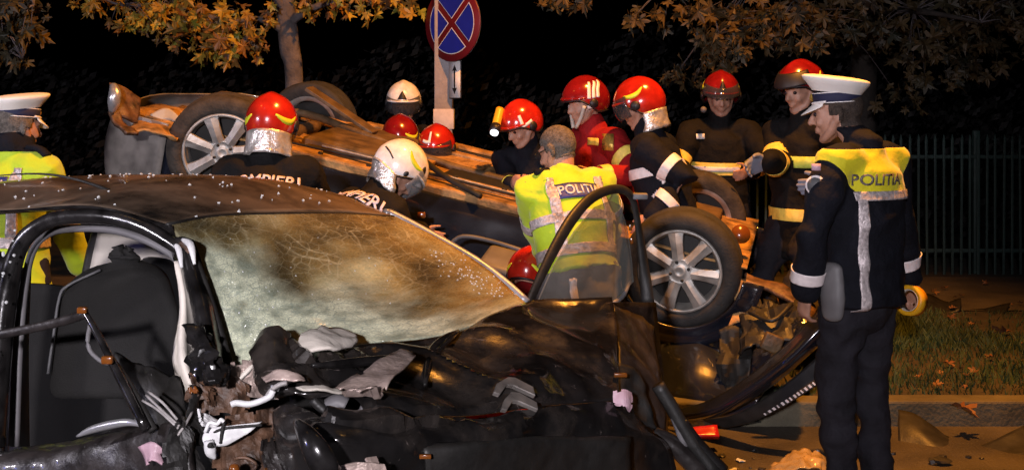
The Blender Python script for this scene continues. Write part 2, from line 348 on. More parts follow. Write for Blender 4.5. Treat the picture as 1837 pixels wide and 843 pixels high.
def patch(name, rows, m, parent, nu=16, nv=12, thick=0.004, amp=0.0, fr=6.0, seed=0, smooth=True, edge=0.0, jag=0.0, sharp=0):
    G = pgrid(rows, nu, nv, amp, fr, seed, edge)
    bm = bmesh.new(); uvl = bm.loops.layers.uv.new('UVMap')
    vv = grid_mesh(bm, G, uvl)
    if jag:
        rr = random.Random(seed)
        fs = [f for f in bm.faces if any(len(e.link_faces) == 1 for e in f.edges) and rr.random() < jag]
        bmesh.ops.delete(bm, geom=fs, context='FACES')
    bmesh.ops.recalc_face_normals(bm, faces=bm.faces)
    o = obj(name, bm, m, parent, smooth)
    if sharp: o.data.set_sharp_from_angle(angle=R_(sharp))
    if thick: solid(o, thick)
    return o
def frame_of(d, ref=V((0, 0, 1))):
    d = d.normalized(); x = d.cross(ref)
    if x.length < 1e-4: x = d.cross(V((1, 0, 0)))
    x.normalize(); return x, x.cross(d).normalized() * -1
def tube_bm(bm, pts, rad, sides=8, flat=1.0, steps=None, ref=V((0, 0, 1)), caps=True):
    pts = [W(*p) if not isinstance(p, Vector) else p for p in pts]
    if steps is None: steps = max(1, (len(pts) - 1) * (4 if len(pts) > 2 else 1))
    rads = rad if isinstance(rad, (list, tuple)) else [rad] * len(pts)
    rv = [V((r, 0, 0)) for r in rads]
    P = [cr(pts, i / steps) for i in range(steps + 1)]; Rr = [cr(rv, i / steps).x for i in range(steps + 1)]
    rings = []
    for i, p in enumerate(P):
        d = P[min(i + 1, steps)] - P[max(i - 1, 0)]
        x, y = frame_of(d, ref)
        rings.append([bm.verts.new(p + (x * math.cos(a) * flat + y * math.sin(a)) * Rr[i]) for a in [k * 2 * math.pi / sides for k in range(sides)]])
    for a, b_ in zip(rings, rings[1:]):
        for k in range(sides): bm.faces.new((a[k], a[(k + 1) % sides], b_[(k + 1) % sides], b_[k]))
    if caps: bm.faces.new(rings[0][::-1]); bm.faces.new(rings[-1])
def tube(name, pts, rad, m, parent, **kw):
    bm = bmesh.new(); tube_bm(bm, pts, rad, **kw)
    bmesh.ops.recalc_face_normals(bm, faces=bm.faces)
    return obj(name, bm, m, parent)
def lathe(bm, prof, n=40, mt=None, close=False):
    """prof: (radius, height) pairs, turned about local z"""
    rings = []
    for r, h in prof:
        rings.append([bm.verts.new(V((r * math.cos(a), r * math.sin(a), h))) for a in [k * 2 * math.pi / n for k in range(n)]])
    rs = rings + [rings[0]] if close else rings
    for a, b_ in zip(rs, rs[1:]):
        for k in range(n): bm.faces.new((a[k], a[(k + 1) % n], b_[(k + 1) % n], b_[k]))
    if mt is not None: bmesh.ops.transform(bm, matrix=mt, verts=[v for r in rings for v in r])

# ------------------------------------------------------------------ the setting
def sheet(name, x0, x1, y0, y1, z, m, nx=1, ny=1, rough=0.0):
    bm = bmesh.new()
    G = [[V((x0 + (x1 - x0) * i / nx, y0 + (y1 - y0) * j / ny, z)) for i in range(nx + 1)] for j in range(ny + 1)]
    if rough:
        for r in G:
            for p in r: p.z += noise.noise(p * 1.5) * rough
    grid_mesh(bm, G); return tag(obj(name, bm, m), kind='structure')
sheet('road', -250, 250, -250, 6.40, 0.0, 'asphalt', 20, 20)
sheet('verge', -250, 250, 6.55, 9.25, 0.11, 'soil', 80, 8)
sheet('pavement', -250, 250, 9.25, 11.0, 0.118, 'paving', 60, 4)
sheet('ground', -250, 250, 11.0, 400, 0.105, 'soil', 20, 20)
kerb = tag(empty('kerb', (0, 6.4, 0)), kind='structure')
bm = bmesh.new(); box(bm, (0, 0, 0), (0.492, 0.075, 0.075), bev=0.012); kme = bpy.data.meshes.new('kerb_stone'); bm.to_mesh(kme); bm.free(); kme.materials.append(M['kerb'])
for i in range(-8, 9):
    o = bpy.data.objects.new('kerb_stone', kme); C.objects.link(o); o.location = (i * 1.0 + 0.3, 6.475, 0.052 + random.uniform(-.004, .004)); o.rotation_euler = (0, 0, random.uniform(-.006, .006)); attach(o, kerb)
# grass
bm = bmesh.new()
for k in range(30000):
    y = random.uniform(6.6, 9.2); x = random.uniform(1.6, 4.9) if k % 4 else random.uniform(-3.5, 5)
    dn = noise.noise(V((x * 1.3, y * 1.3, 4))) + 0.35
    if random.random() > dn + 0.35: continue
    h = random.uniform(0.02, 0.07) * (0.7 + max(0, dn)); a = random.uniform(0, 6.28); w = random.uniform(0.003, 0.006)
    b0 = V((x, y, 0.108)); t = V((math.cos(a), math.sin(a), 0)); ln = V((random.uniform(-1, 1), random.uniform(-1, 1), 0)) * h * 0.6
    v = [bm.verts.new(b0 - t * w), bm.verts.new(b0 + t * w), bm.verts.new(b0 + ln * 0.4 + V((0, 0, h * 0.6)) + t * w * 0.7), bm.verts.new(b0 + ln + V((0, 0, h)))]
    bm.faces.new((v[0], v[1], v[2])); bm.faces.new((v[0], v[2], v[3]))
tag(obj('grass', bm, 'grass', smooth=False), kind='stuff')

# leaf shape
def leaf_mesh(name, m, seed):
    rr = random.Random(seed)
    lob = [(0, 1.0), (13, 0.62), (22, 0.72), (33, 0.40), (50, 0.80), (62, 0.88), (75, 0.55), (88, 0.36), (104, 0.60), (122, 0.66), (140, 0.42), (165, 0.25), (180, 0.16)]
    out = [(a, r) for a, r in lob] + [(360 - a, r) for a, r in reversed(lob[1:-1])]
    bm = bmesh.new(); c = bm.verts.new((0, 0, 0)); vs = []
    for a, r in out:
        r *= rr.uniform(0.88, 1.1); a = R_(a)
        x, y = math.sin(a) * r * 0.5, math.cos(a) * r * 0.5
        vs.append(bm.verts.new((x, y, abs(x) * 0.35 - y * y * 0.5 + rr.uniform(-.05, .05))))
    for i in range(len(vs)): bm.faces.new((c, vs[i], vs[(i + 1) % len(vs)]))
    st = [bm.verts.new(p) for p in ((-0.012, -0.07, 0), (0.012, -0.07, 0), (0.006, -0.42, 0.04), (-0.006, -0.42, 0.04))]; bm.faces.new(st)
    me = bpy.data.meshes.new(name); bm.to_mesh(me); bm.free(); me.materials.append(M[m]); return me
LM = {k: [leaf_mesh('leaf', k, s) for s in range(5)] for k in ('leaf', 'leaf_d', 'leaf_f')}

def tree(label, trunk_pts, trunk_r, limbs, clusters, kind, n_leaf, size, cat='tree', group='street plane trees', stuff_n=0, bark='bark'):
    base = trunk_pts[0].copy(); root = empty('plane_tree', base, label, cat, group)
    tube('trunk', trunk_pts, trunk_r, bark, root, sides=14, steps=26)
    for lp, lr in limbs: tube('branch', lp, lr, bark, root, sides=7)
    rr = random.Random(len(label))
    tot = sum(c[2] for c in clusters)
    stuff = bmesh.new()
    def spot():
        x = rr.random() * tot
        for c, rad, w in clusters:
            x -= w
            if x <= 0: break
        while True:
            q = V((rr.uniform(-1, 1), rr.uniform(-1, 1), rr.uniform(-1, 1)))
            if q.length < 1: break
        return c + V((q.x * rad[0], q.y * rad[1], q.z * rad[2]))
    def xf(p):
        s = size * rr.uniform(0.6, 1.25)
        rot = Matrix.Rotation(rr.uniform(0, 6.28), 3, 'Z') @ Matrix.Rotation(R_(180) + rr.gauss(0, 0.6), 3, 'X' if rr.random() < .5 else 'Y') @ Matrix.Rotation(rr.gauss(1.2, 0.5), 3, 'X') @ Matrix.Rotation(rr.uniform(0, 6.28), 3, 'Y')
        return Matrix.LocRotScale(p, rot.to_quaternion(), V((s, s, s)))
    twig = bmesh.new(); starts = [W(*q) if not isinstance(q, Vector) else q for lp, lr in limbs for q in lp[1:]]
    for k in range(n_leaf):
        p = spot(); o = bpy.data.objects.new('leaf', LM[kind][k % 5]); C.objects.link(o)
        o.matrix_world = xf(p); attach(o, root)
        if starts and k % 3 == 0:
            q = min(starts, key=lambda s: (s - p).length); mid = (p + q) / 2 + V((0, 0, 0.06))
            tube_bm(twig, [q, mid, p], [0.007, 0.004, 0.002], sides=4, steps=4)
    if len(twig.verts): obj('twigs', twig, 'bark', root)['kind'] = 'stuff'
    else: twig.free()
    if stuff_n:
        b2 = bmesh.new(); src = LM[kind][0]
        for k in range(stuff_n):
            mt = xf(spot()); b3 = bmesh.new(); b3.from_mesh(LM[kind][k % 5]); bmesh.ops.transform(b3, matrix=mt, verts=b3.verts)
            tmp = bpy.data.meshes.new('t'); b3.to_mesh(tmp); b3.free(); b2.from_mesh(tmp); bpy.data.meshes.remove(tmp)
        o = obj('foliage', b2, kind, root, smooth=False); tag(o, kind='stuff')
    stuff.free()
    return root

T = lambda px, py, d, rx, ry, rz, w: (W(px, py, d), (rx, ry, rz), w)
gz = 0.1
t1 = W(524, 165, 10.2); t1b = V((t1.x + 0.02, t1.y, gz))
tree('slim plane tree with bright yellow and rust leaves left of the round sign', [t1b, W(528, 160, 10.2), W(520, 90, 10.2), W(514, 30, 10.2), W(508, -60, 10.2), W(500, -200, 10.3)], [0.10, 0.075, 0.085, 0.08, 0.06, 0.04],
     [([W(518, 60, 10.2), W(470, 36, 10.1), W(400, 38, 9.9), (330, 30, 9.8)], [0.045, 0.03, 0.02, 0.01]),
      ([W(515, 45, 10.2), W(560, 15, 10.1), W(640, -5, 10.0), (720, 5, 9.9)], [0.04, 0.03, 0.02, 0.01]),
      ([W(400, 38, 9.9), W(310, 10, 9.8), W(220, 10, 9.6), (170, -10, 9.6)], [0.02, 0.015, 0.012, 0.006]),
      ([W(450, 40, 10.0), W(440, 75, 9.9), (418, 105, 9.8)], [0.02, 0.012, 0.005]),
      ([W(512, 20, 10.2), W(470, -30, 10), (380, -70, 9.9)], [0.04, 0.03, 0.01])],
     [T(175, 2, 9.6, .22, .35, .10, 14), T(235, 28, 9.7, .28, .4, .14, 30), T(300, 30, 9.7, .32, .45, .24, 55), T(360, 52, 9.8, .3, .45, .26, 60), T(415, 78, 9.8, .22, .35, .20, 40),
      T(450, 30, 10, .3, .4, .22, 30), T(455, 85, 10, .10, .2, .12, 10), T(600, 5, 10, .3, .4, .10, 22), T(665, 12, 9.9, .28, .3, .12, 22), T(735, 14, 9.9, .12, .2, .1, 10), T(560, 20, 10.2, .2, .3, .12, 8)],
     'leaf', 300, 0.17, stuff_n=60)
t2b = V((-4.9, 8.2, gz))
tree('plane tree whose dull leaves hang in at the top left corner', [t2b, V((-4.85, 8.2, 1.6)), V((-4.8, 8.15, 3.4)), V((-4.7, 8.1, 5))], [0.13, 0.11, 0.10, 0.07],
     [([V((-4.8, 8.15, 2.9)), V((-4.2, 7.9, 2.75)), W(0, 20, 7.6), (60, 10, 7.5)], [0.05, 0.03, 0.018, 0.008]), ([V((-4.2, 7.9, 2.6)), W(-20, 70, 7.7), (40, 105, 7.6)], [0.02, 0.012, 0.005])],
     [T(5, 20, 7.6, .2, .35, .2, 30), T(45, 18, 7.6, .13, .3, .12, 22), T(40, 55, 7.6, .10, .3, .07, 16), T(10, 70, 7.6, .08, .2, .1, 10), T(25, 108, 7.6, .10, .2, .04, 8)],
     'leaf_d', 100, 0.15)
t3b = V((3.62, 12.6, gz))
tree('broad plane tree with dim olive leaves over the right side fence', [t3b, V((3.6, 12.6, 1.4)), V((3.62, 12.5, 3.0)), V((3.65, 12.4, 5))], [0.17, 0.14, 0.12, 0.1],
     [([V((3.62, 12.5, 2.3)), W(1500, 40, 11.0), W(1400, 40, 10.3), (1290, 60, 9.9)], [0.06, 0.04, 0.02, 0.008]), ([V((3.62, 12.5, 2.6)), W(1640, 20, 10.6), (1760, 40, 10.0)], [0.05, 0.03, 0.01]),
      ([V((3.62, 12.5, 2.9)), W(1350, -30, 10.5), W(1200, -10, 10.0), (1040, -12, 9.7)], [0.05, 0.03, 0.02, 0.008])],
     [T(1010, -2, 9.8, .22, .3, .10, 12), T(1140, 30, 10, .05, .2, .08, 4), T(1230, 20, 10, .3, .5, .2, 24), T(1320, 50, 10.2, .35, .6, .28, 40), T(1420, 40, 10.4, .4, .6, .3, 46), T(1530, 40, 10.6, .45, .6, .25, 46),
      T(1650, 60, 10.8, .5, .6, .3, 50), T(1770, 70, 10.8, .45, .6, .35, 50), T(1760, 20, 10.4, .5, .6, .2, 30), T(1280, 110, 10.8, .3, .3, .1, 12), T(1620, 170, 11.2, .3, .3, .2, 10), T(1690, 120, 10.9, .3, .4, .2, 20), T(1230, 140, 11, .25, .3, .1, 8)],
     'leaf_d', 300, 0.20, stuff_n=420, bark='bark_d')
t4b = V((1.15, 13.5, gz))

# dark hedge beyond the fence
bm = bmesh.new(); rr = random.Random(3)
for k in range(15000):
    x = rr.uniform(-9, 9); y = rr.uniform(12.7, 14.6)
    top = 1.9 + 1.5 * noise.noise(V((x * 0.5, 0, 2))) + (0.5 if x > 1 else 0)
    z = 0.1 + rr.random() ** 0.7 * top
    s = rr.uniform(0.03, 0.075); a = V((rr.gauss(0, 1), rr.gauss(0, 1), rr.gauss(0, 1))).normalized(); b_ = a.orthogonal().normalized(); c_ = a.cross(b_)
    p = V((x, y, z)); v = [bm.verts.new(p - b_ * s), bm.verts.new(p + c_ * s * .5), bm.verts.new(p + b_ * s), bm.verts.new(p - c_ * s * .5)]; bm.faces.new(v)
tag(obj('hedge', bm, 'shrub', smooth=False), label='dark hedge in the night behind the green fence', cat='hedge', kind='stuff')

# fence
FY = 11.25
fence = empty('metal_fence', (4.4, FY, 0.1), 'green steel picket fence behind the policeman on the right', 'fence')
bm = bmesh.new(); box(bm, (0, 0, 0.62), (0.011, 0.011, 0.62), bev=0.003)
r = bmesh.ops.create_cone(bm, cap_ends=True, segments=4, radius1=0.0155, radius2=0.002, depth=0.05); bmesh.ops.transform(bm, matrix=Matrix.Translation((0, 0, 1.264)) @ Matrix.Rotation(R_(45), 4, 'Z'), verts=r['verts'])
pme = bpy.data.meshes.new('picket'); bm.to_mesh(pme); bm.free(); pme.materials.append(M['fence'])
for i in range(66):
    o = bpy.data.objects.new('picket', pme); C.objects.link(o); o.location = (1.7 + i * 0.078, FY + random.uniform(-.003, .003), 0.1); o.rotation_euler = (random.uniform(-.01, .01), random.uniform(-.008, .008), 0); attach(o, fence)
for z in (0.32, 1.18):
    bm = bmesh.new(); box(bm, (4.3, FY + 0.024, z), (2.7, 0.012, 0.018), bev=0.003); obj('rail', bm, 'fence', fence)
for x in (1.66, 4.28, 6.9):
    bm = bmesh.new(); box(bm, (x, FY + 0.06, 0.72), (0.03, 0.024, 0.7), bev=0.004); obj('post', bm, 'fence', fence)

# sign pole
SD = 9.9
pole = empty('sign_pole', W(796, 400, SD) * 1.0, 'pale square pole carrying a round blue and red sign', 'sign')
px0, px1 = W(780, 0, SD).x, W(812, 0, SD).x
bm = bmesh.new(); box(bm, ((px0 + px1) / 2, SD, 1.9), ((px1 - px0) / 2, 0.07, 1.85), bev=0.008); obj('pole', bm, 'pole', pole)
bm = bmesh.new(); a, b_ = W(778, 196, SD - .075), W(813, 232, SD - .075); box(bm, ((a.x + b_.x) / 2, SD, (a.z + b_.z) / 2), ((b_.x - a.x) / 2 + .004, 0.078, (a.z - b_.z) / 2), bev=0.003); obj('paper_notice', bm, 'paper', pole)
def sign_disc():
    yaw = R_(-42)
    c = W(811, 42, SD - 0.17); rot = Matrix.Rotation(yaw, 4, 'Z') @ Matrix.Rotation(R_(90), 4, 'X')
    mt = Matrix.Translation(c) @ rot
    bm = bmesh.new(); lathe(bm, [(0, -0.012), (0.3, -0.012), (0.305, -0.006), (0.305, 0.0), (0.3, 0.003), (0, 0.003)], 48, mt); d = obj('sign_plate', bm, 'sign_red', pole)
    bm = bmesh.new(); bmesh.ops.create_circle(bm, cap_ends=True, segments=48, radius=0.302); bmesh.ops.transform(bm, matrix=mt @ Matrix.Translation((0, 0, -0.0145)), verts=bm.verts); obj('sign_back', bm, 'sign_back', d)
    # four blue quadrants and their thin pale edges
    for rad, w, m, zz, nm in ((0.247, 0.024, 'white_mark', 0.0045, 'blue_field_edge'), (0.240, 0.030, 'sign_blue', 0.0065, 'blue_field')):
        for q in range(4):
            th = R_(90 * q); bm = bmesh.new(); a0 = math.asin(w / rad); pts = [(w * math.sqrt(2), 0)]
            for k in range(15):
                a = -R_(45) + a0 + (R_(90) - 2 * a0) * k / 14; pts.append((rad * math.cos(a), rad * math.sin(a)))
            vs = [bm.verts.new((x * math.cos(th) - y * math.sin(th), x * math.sin(th) + y * math.cos(th), zz)) for x, y in pts]
            bm.faces.new(vs); bmesh.ops.transform(bm, matrix=mt, verts=bm.verts); obj(nm, bm, m, d, smooth=False)
    # lower plate with the double arrow
    yaw2 = R_(-40); c2 = W(817, 143, SD - 0.13); mt2 = Matrix.Translation(c2) @ Matrix.Rotation(yaw2, 4, 'Z') @ Matrix.Rotation(R_(90), 4, 'X')
    bm = bmesh.new(); box(bm, (0, 0, 0), (0.066, 0.152, 0.006), bev=0.004); bmesh.ops.transform(bm, matrix=mt2, verts=bm.verts); p = obj('arrow_plate', bm, 'black_mark', pole)
    bm = bmesh.new(); box(bm, (0, 0, 0.0075), (0.059, 0.145, 0.002)); bmesh.ops.transform(bm, matrix=mt2, verts=bm.verts); obj('plate_face', bm, 'white_mark', p)
    bm = bmesh.new()
    pts = [(-.008, -.07), (-.008, .07), (-.026, .066), (0, .118), (.026, .066), (.008, .07), (.008, -.07), (.026, -.066), (0, -.118), (-.026, -.066)]
    vs = [bm.verts.new((x, y, 0.0115)) for x, y in pts]; bm.faces.new(vs); bmesh.ops.transform(bm, matrix=mt2, verts=bm.verts); obj('double_arrow', bm, 'black_mark', p, smooth=False)
sign_disc()

# lamps that stand outside the picture and light the place
def street_lamp(loc, tgt, power, cone, label):
    root = empty('street_lamp', (loc[0] + 3.2 * math.copysign(1, loc[0]), loc[1] - 2.6, 0), label, 'street lamp', 'sodium street lamps')
    x, y, z = loc; k = math.copysign(1, x)
    tube('pole', [V((x + 3.2 * k, y - 2.6, 0)), V((x + 3.2 * k, y - 2.6, z * .55)), V((x + 3.0 * k, y - 2.45, z + .3)), V((x + .3 * k, y - 0.25, z + .28))], [.09, .07, .05, .04], 'steel', root, sides=10, steps=20)
    bm = bmesh.new(); box(bm, (x, y, z + .22), (.16, .34, .07), bev=.03); hd = obj('lamp_head', bm, 'steel', root)
    bm = bmesh.new(); box(bm, (x, y, z + .13), (.11, .24, .015), bev=.01); obj('lens', bm, 'sodium_lens', hd)
    attach(lamp('sodium_lamp', 'SPOT', (x, y, z + .08), power, SODIUM, 0.16, target=tgt, spot=cone, blend=0.6), root)
street_lamp(*STREET[0], 'tall sodium street lamp over the right side of the road')
street_lamp(*STREET[1], 'tall sodium street lamp over the left side of the road')
def flood_mast(loc, tgt, power, cone, label):
    root = empty('floodlight_mast', (loc[0], loc[1], 0), label, 'floodlight', 'rescue floodlights')
    x, y, z = loc; dv = (V(tgt) - V(loc)).normalized(); rot = dv.to_track_quat('Y', 'Z').to_matrix()
    tube('mast', [V((x, y, 0)), V((x, y, z - .1))], .035, 'steel', root)
    bm = bmesh.new(); box(bm, V(loc) - dv * .09, (.28, .06, .16), rot=rot, bev=.02); hd = obj('lamp_head', bm, 'plastic', root)
    bm = bmesh.new(); box(bm, V(loc) - dv * .022, (.25, .006, .13), rot=rot); obj('lens', bm, 'flood_lens', hd)
    attach(lamp('flood_lamp', 'SPOT', V(loc) + dv * .02, power, (1.0, 0.93, 1.0), 0.14, target=tgt, spot=cone, blend=1.0), root)
for f in FLOOD: flood_mast(*f)
def beacon(loc, power):
    root = empty('beacon_post', (loc[0], loc[1], 0), 'portable blue warning beacon left of the road', 'beacon')
    x, y, z = loc; tube('mast', [V((x, y, 0)), V((x, y, z - .12))], .03, 'steel', root)
    bm = bmesh.new(); lathe(bm, [(0, -.12), (.08, -.12), (.085, -.06), (.0, -.06)], 20, Matrix.Translation(loc)); obj('base', bm, 'plastic', root)
    bm = bmesh.new(); lathe(bm, [(.0, -.058), (.055, -.058), (.055, -.03), (.0, -.03)], 20, Matrix.Translation(loc)); obj('dome', bm, 'blue_lens', root)
    attach(lamp('beacon_lamp', 'POINT', V(loc) + V((0, 0, .06)), power, (0.08, 0.12, 1.0), 0.09), root)
beacon(*BLUE)

# ------------------------------------------------------------------ overturned car
HR, HF = W(399, 275, 7.35), W(1219, 487, 6.75)
Lx = (HF - HR).normalized()
Wy = V((0.27, 0.955, 0.09)); Wy = (Wy - Lx * Wy.dot(Lx)).normalized()
Nz = Lx.cross(Wy).normalized()
WB = (HF - HR).length
def O(l, w, n):
    """overturned car: l from rear hub towards the nose, w from near side to far side, n out of its underside"""
    return HR + Lx * l + Wy * w + Nz * n
OM = Matrix((Lx, Wy, Nz)).transposed()
ocar = empty('overturned_car', V((-0.2, 7.6, 0)), 'dark car lying on its roof with its dusty underside and wheels in the air', 'car')
def obox(bm, c, half, rot=None, bev=0.01):
    r = OM @ rot if rot is not None else OM
    box(bm, O(*c), half, rot=r, bev=bev)
def wheel(hub, axis, steer=0.0, spin=0.0, tread='tyre', k=1.0):
    """axis: world direction out of the outer face"""
    z = (Matrix.Rotation(steer, 3, Nz) @ axis).normalized(); x = z.orthogonal().normalized()
    x = (Lx - z * Lx.dot(z)).normalized(); y = z.cross(x)
    mt = Matrix.Translation(hub) @ Matrix((x, y, z)).transposed().to_4x4() @ Matrix.Rotation(spin, 4, 'Z') @ Matrix.Scale(k, 4)
    root = empty('wheel', hub, parent=ocar)
    Rr = 0.318
    bm = bmesh.new()
    prof = [(.222, -.012), (.228, .0), (.25, .006), (.285, .002), (.306, -.014), (.316, -.035), (Rr, -.06)]
    for k in range(5):
        zc = -.075 - k * .024; prof += [(Rr, zc - .004), (Rr - .007, zc - .006), (Rr - .007, zc - .011), (Rr, zc - .013)]
    prof += [(.316, -.19), (.3, -.208), (.26, -.215), (.222, -.205)]
    lathe(bm, prof, 64, mt, close=False); o = obj('tyre', bm, tread, root)
    bm = bmesh.new(); lathe(bm, [(.226, -.014), (.224, .0), (.212, .003), (.205, -.006), (.204, -.03), (.19, -.05), (.19, -.19), (.222, -.2)], 64, mt); obj('rim', bm, 'alloy', root)
    bm = bmesh.new(); lathe(bm, [(.192, -.09), (.12, -.085), (.06, -.07), (0, -.07)], 40, mt); obj('brake_drum', bm, 'dark', root)
    bm = bmesh.new(); lathe(bm, [(.078, -.035), (.076, -.004), (.066, .006), (.062, .003), (.035, .005), (.03, .009), (.02, .009), (.015, .006), (0, .006)], 40, mt); obj('hub_cap', bm, 'alloy', root)
    for k in range(7):
        a = k * 2 * math.pi / 7
        bm = bmesh.new(); P = []
        for rr, w, zz in ((.060, .030, -.002), (.10, .027, .001), (.15, .030, .0), (.19, .036, -.004), (.207, .041, -.006)):
            P.append([(rr, -w, zz - .012), (rr, -w * .92, zz - .002), (rr, 0, zz + .007), (rr, w * .92, zz - .002), (rr, w, zz - .012)])
        grid_mesh(bm, [[V(p) for p in r] for r in P]); bmesh.ops.transform(bm, matrix=mt @ Matrix.Rotation(a, 4, 'Z'), verts=bm.verts)
        s = solid(obj('spoke', bm, 'alloy', root, smooth=False), .006, -1)
    for k in range(4):
        a = k * math.pi / 2 + .4; bm = bmesh.new(); lathe(bm, [(0.009, -.004), (.009, .008), (0, .01)], 8, mt @ Matrix.Translation((.05 * math.cos(a), .05 * math.sin(a), 0))); obj('wheel_bolt', bm, 'dark', root)
    return root
FAR = 1.47
wheel(O(0, 0, 0), -Wy, R_(20), 0.25, 'dusty_tyre', 1.07); wheel(O(WB, 0, 0), -Wy, R_(-2), 0.1, 'tyre', 1.04)
wheel(O(0, FAR, 0.0), Wy, 0, .3, 'tyre'); wheel(O(WB - .06, FAR, 0.02), Wy, R_(9), .3, 'dusty_tyre')
# underside
rows = [[O(l, w, .09 + .025 * math.sin(l * 9) * (1 if 0.25 < w < 1.2 else 0) - (.05 if abs(w - .74) < .12 else 0) - (.16 if l < .4 and w > .9 else 0)) for l in (-.72, -.35, .05, .35, .7, 1.05, 1.4, 1.75, 2.1, WB - .3, WB, WB + .35)] for w in (.06, .16, .3, .5, .66, .74, .82, 1.0, 1.2, 1.34, 1.45)]
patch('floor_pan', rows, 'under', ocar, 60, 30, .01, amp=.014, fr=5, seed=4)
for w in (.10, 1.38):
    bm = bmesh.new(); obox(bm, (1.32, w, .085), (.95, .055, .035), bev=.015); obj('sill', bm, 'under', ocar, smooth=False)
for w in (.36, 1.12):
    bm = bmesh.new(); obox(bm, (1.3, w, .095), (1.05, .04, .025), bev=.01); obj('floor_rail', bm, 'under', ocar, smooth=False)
for w in (.20, 1.27):
    bm = bmesh.new(); obox(bm, (1.3, w, .101), (.98, .028, .008), bev=.003); obj('dark_gap_strip', bm, 'dark', ocar, smooth=False)  # dark strip standing for the shaded gap between sill and floor
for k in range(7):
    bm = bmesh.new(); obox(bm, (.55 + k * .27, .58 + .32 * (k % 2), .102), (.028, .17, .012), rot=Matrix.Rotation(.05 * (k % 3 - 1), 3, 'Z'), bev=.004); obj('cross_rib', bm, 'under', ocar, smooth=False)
for k in range(12):
    bm = bmesh.new(); lathe(bm, [(0, 0), (.016, 0), (.016, .012), (.009, .016), (0, .016)], 6, Matrix.Translation(O(.42 + k * .155, .1 if k % 2 else .36, .118)) @ OM.to_4x4()); obj('floor_bolt', bm, 'dark', ocar, smooth=False)
bm = bmesh.new(); obox(bm, (1.55, .52, .104), (.30, .11, .014), bev=.01); obj('plastic_cover', bm, 'plastic', ocar, smooth=False)
bm = bmesh.new(); obox(bm, (1.95, .98, .104), (.24, .16, .016), bev=.01); obj('plastic_cover', bm, 'plastic', ocar, smooth=False)
tube('fuel_line', [O(.5, .30, .125), O(1.0, .29, .13), O(1.5, .31, .128), O(2.2, .28, .125)], .007, 'hose', ocar, sides=6)
bm = bmesh.new(); obox(bm, (.62, .70, .10), (.28, .40, .055), bev=.05); obj('fuel_tank', bm, 'under_dark', ocar, smooth=False)
tube('exhaust_pipe', [O(-.6, .95, .10), O(-.2, .95, .12), O(.15, .9, .17), O(.6, .78, .15), O(1.2, .74, .10), O(1.9, .74, .10), O(2.4, .8, .10)], .026, 'under_dark', ocar, sides=12)
tube('silencer', [O(-.62, 1.05, .08), O(-.55, 1.05, .08), O(-.25, 1.05, .08), O(-.18, 1.05, .08)], [.04, .08, .08, .04], 'under_dark', ocar, sides=14)
tube('axle_beam', [O(.02, .15, .02), O(.12, .4, .06), O(.12, 1.05, .06), O(.02, 1.3, .02)], .045, 'under_dark', ocar, sides=10)
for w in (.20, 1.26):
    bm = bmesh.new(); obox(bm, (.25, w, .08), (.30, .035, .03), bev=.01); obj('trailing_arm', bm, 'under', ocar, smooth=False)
    tube('spring', [O(.02 + .045 * math.cos(k * .9), w + .06 + .045 * math.sin(k * .9), .05 - .012 * k) for k in range(22)], .008, 'dark', ocar, sides=5)
bm = bmesh.new(); obox(bm, (.38, .85, .26), (.27, .06, .012), rot=Matrix.Rotation(R_(20), 3, 'Y'), bev=.004); obj('torn_heat_shield', bm, 'under_dark', ocar, smooth=False)
bm = bmesh.new(); obox(bm, (WB - .1, .73, .12), (.22, .5, .04), bev=.02); obj('engine_subframe', bm, 'under_dark', ocar, smooth=False)
for w in (.22, 1.22): tube('wishbone', [O(WB, w - .1, .0), O(WB - .05, w + .12, .08), O(WB - .25, w + .2, .1)], .03, 'under_dark', ocar)
tube('brake_line', [O(.3, .12, .135), O(.9, .2, .14), O(1.6, .22, .14), O(2.2, .2, .14)], .008, 'dark', ocar, sides=6)
tube('loose_strut', [W(757, 285, 7.4), W(800, 318, 7.2), W(862, 352, 7.0)], .018, 'dark', ocar)
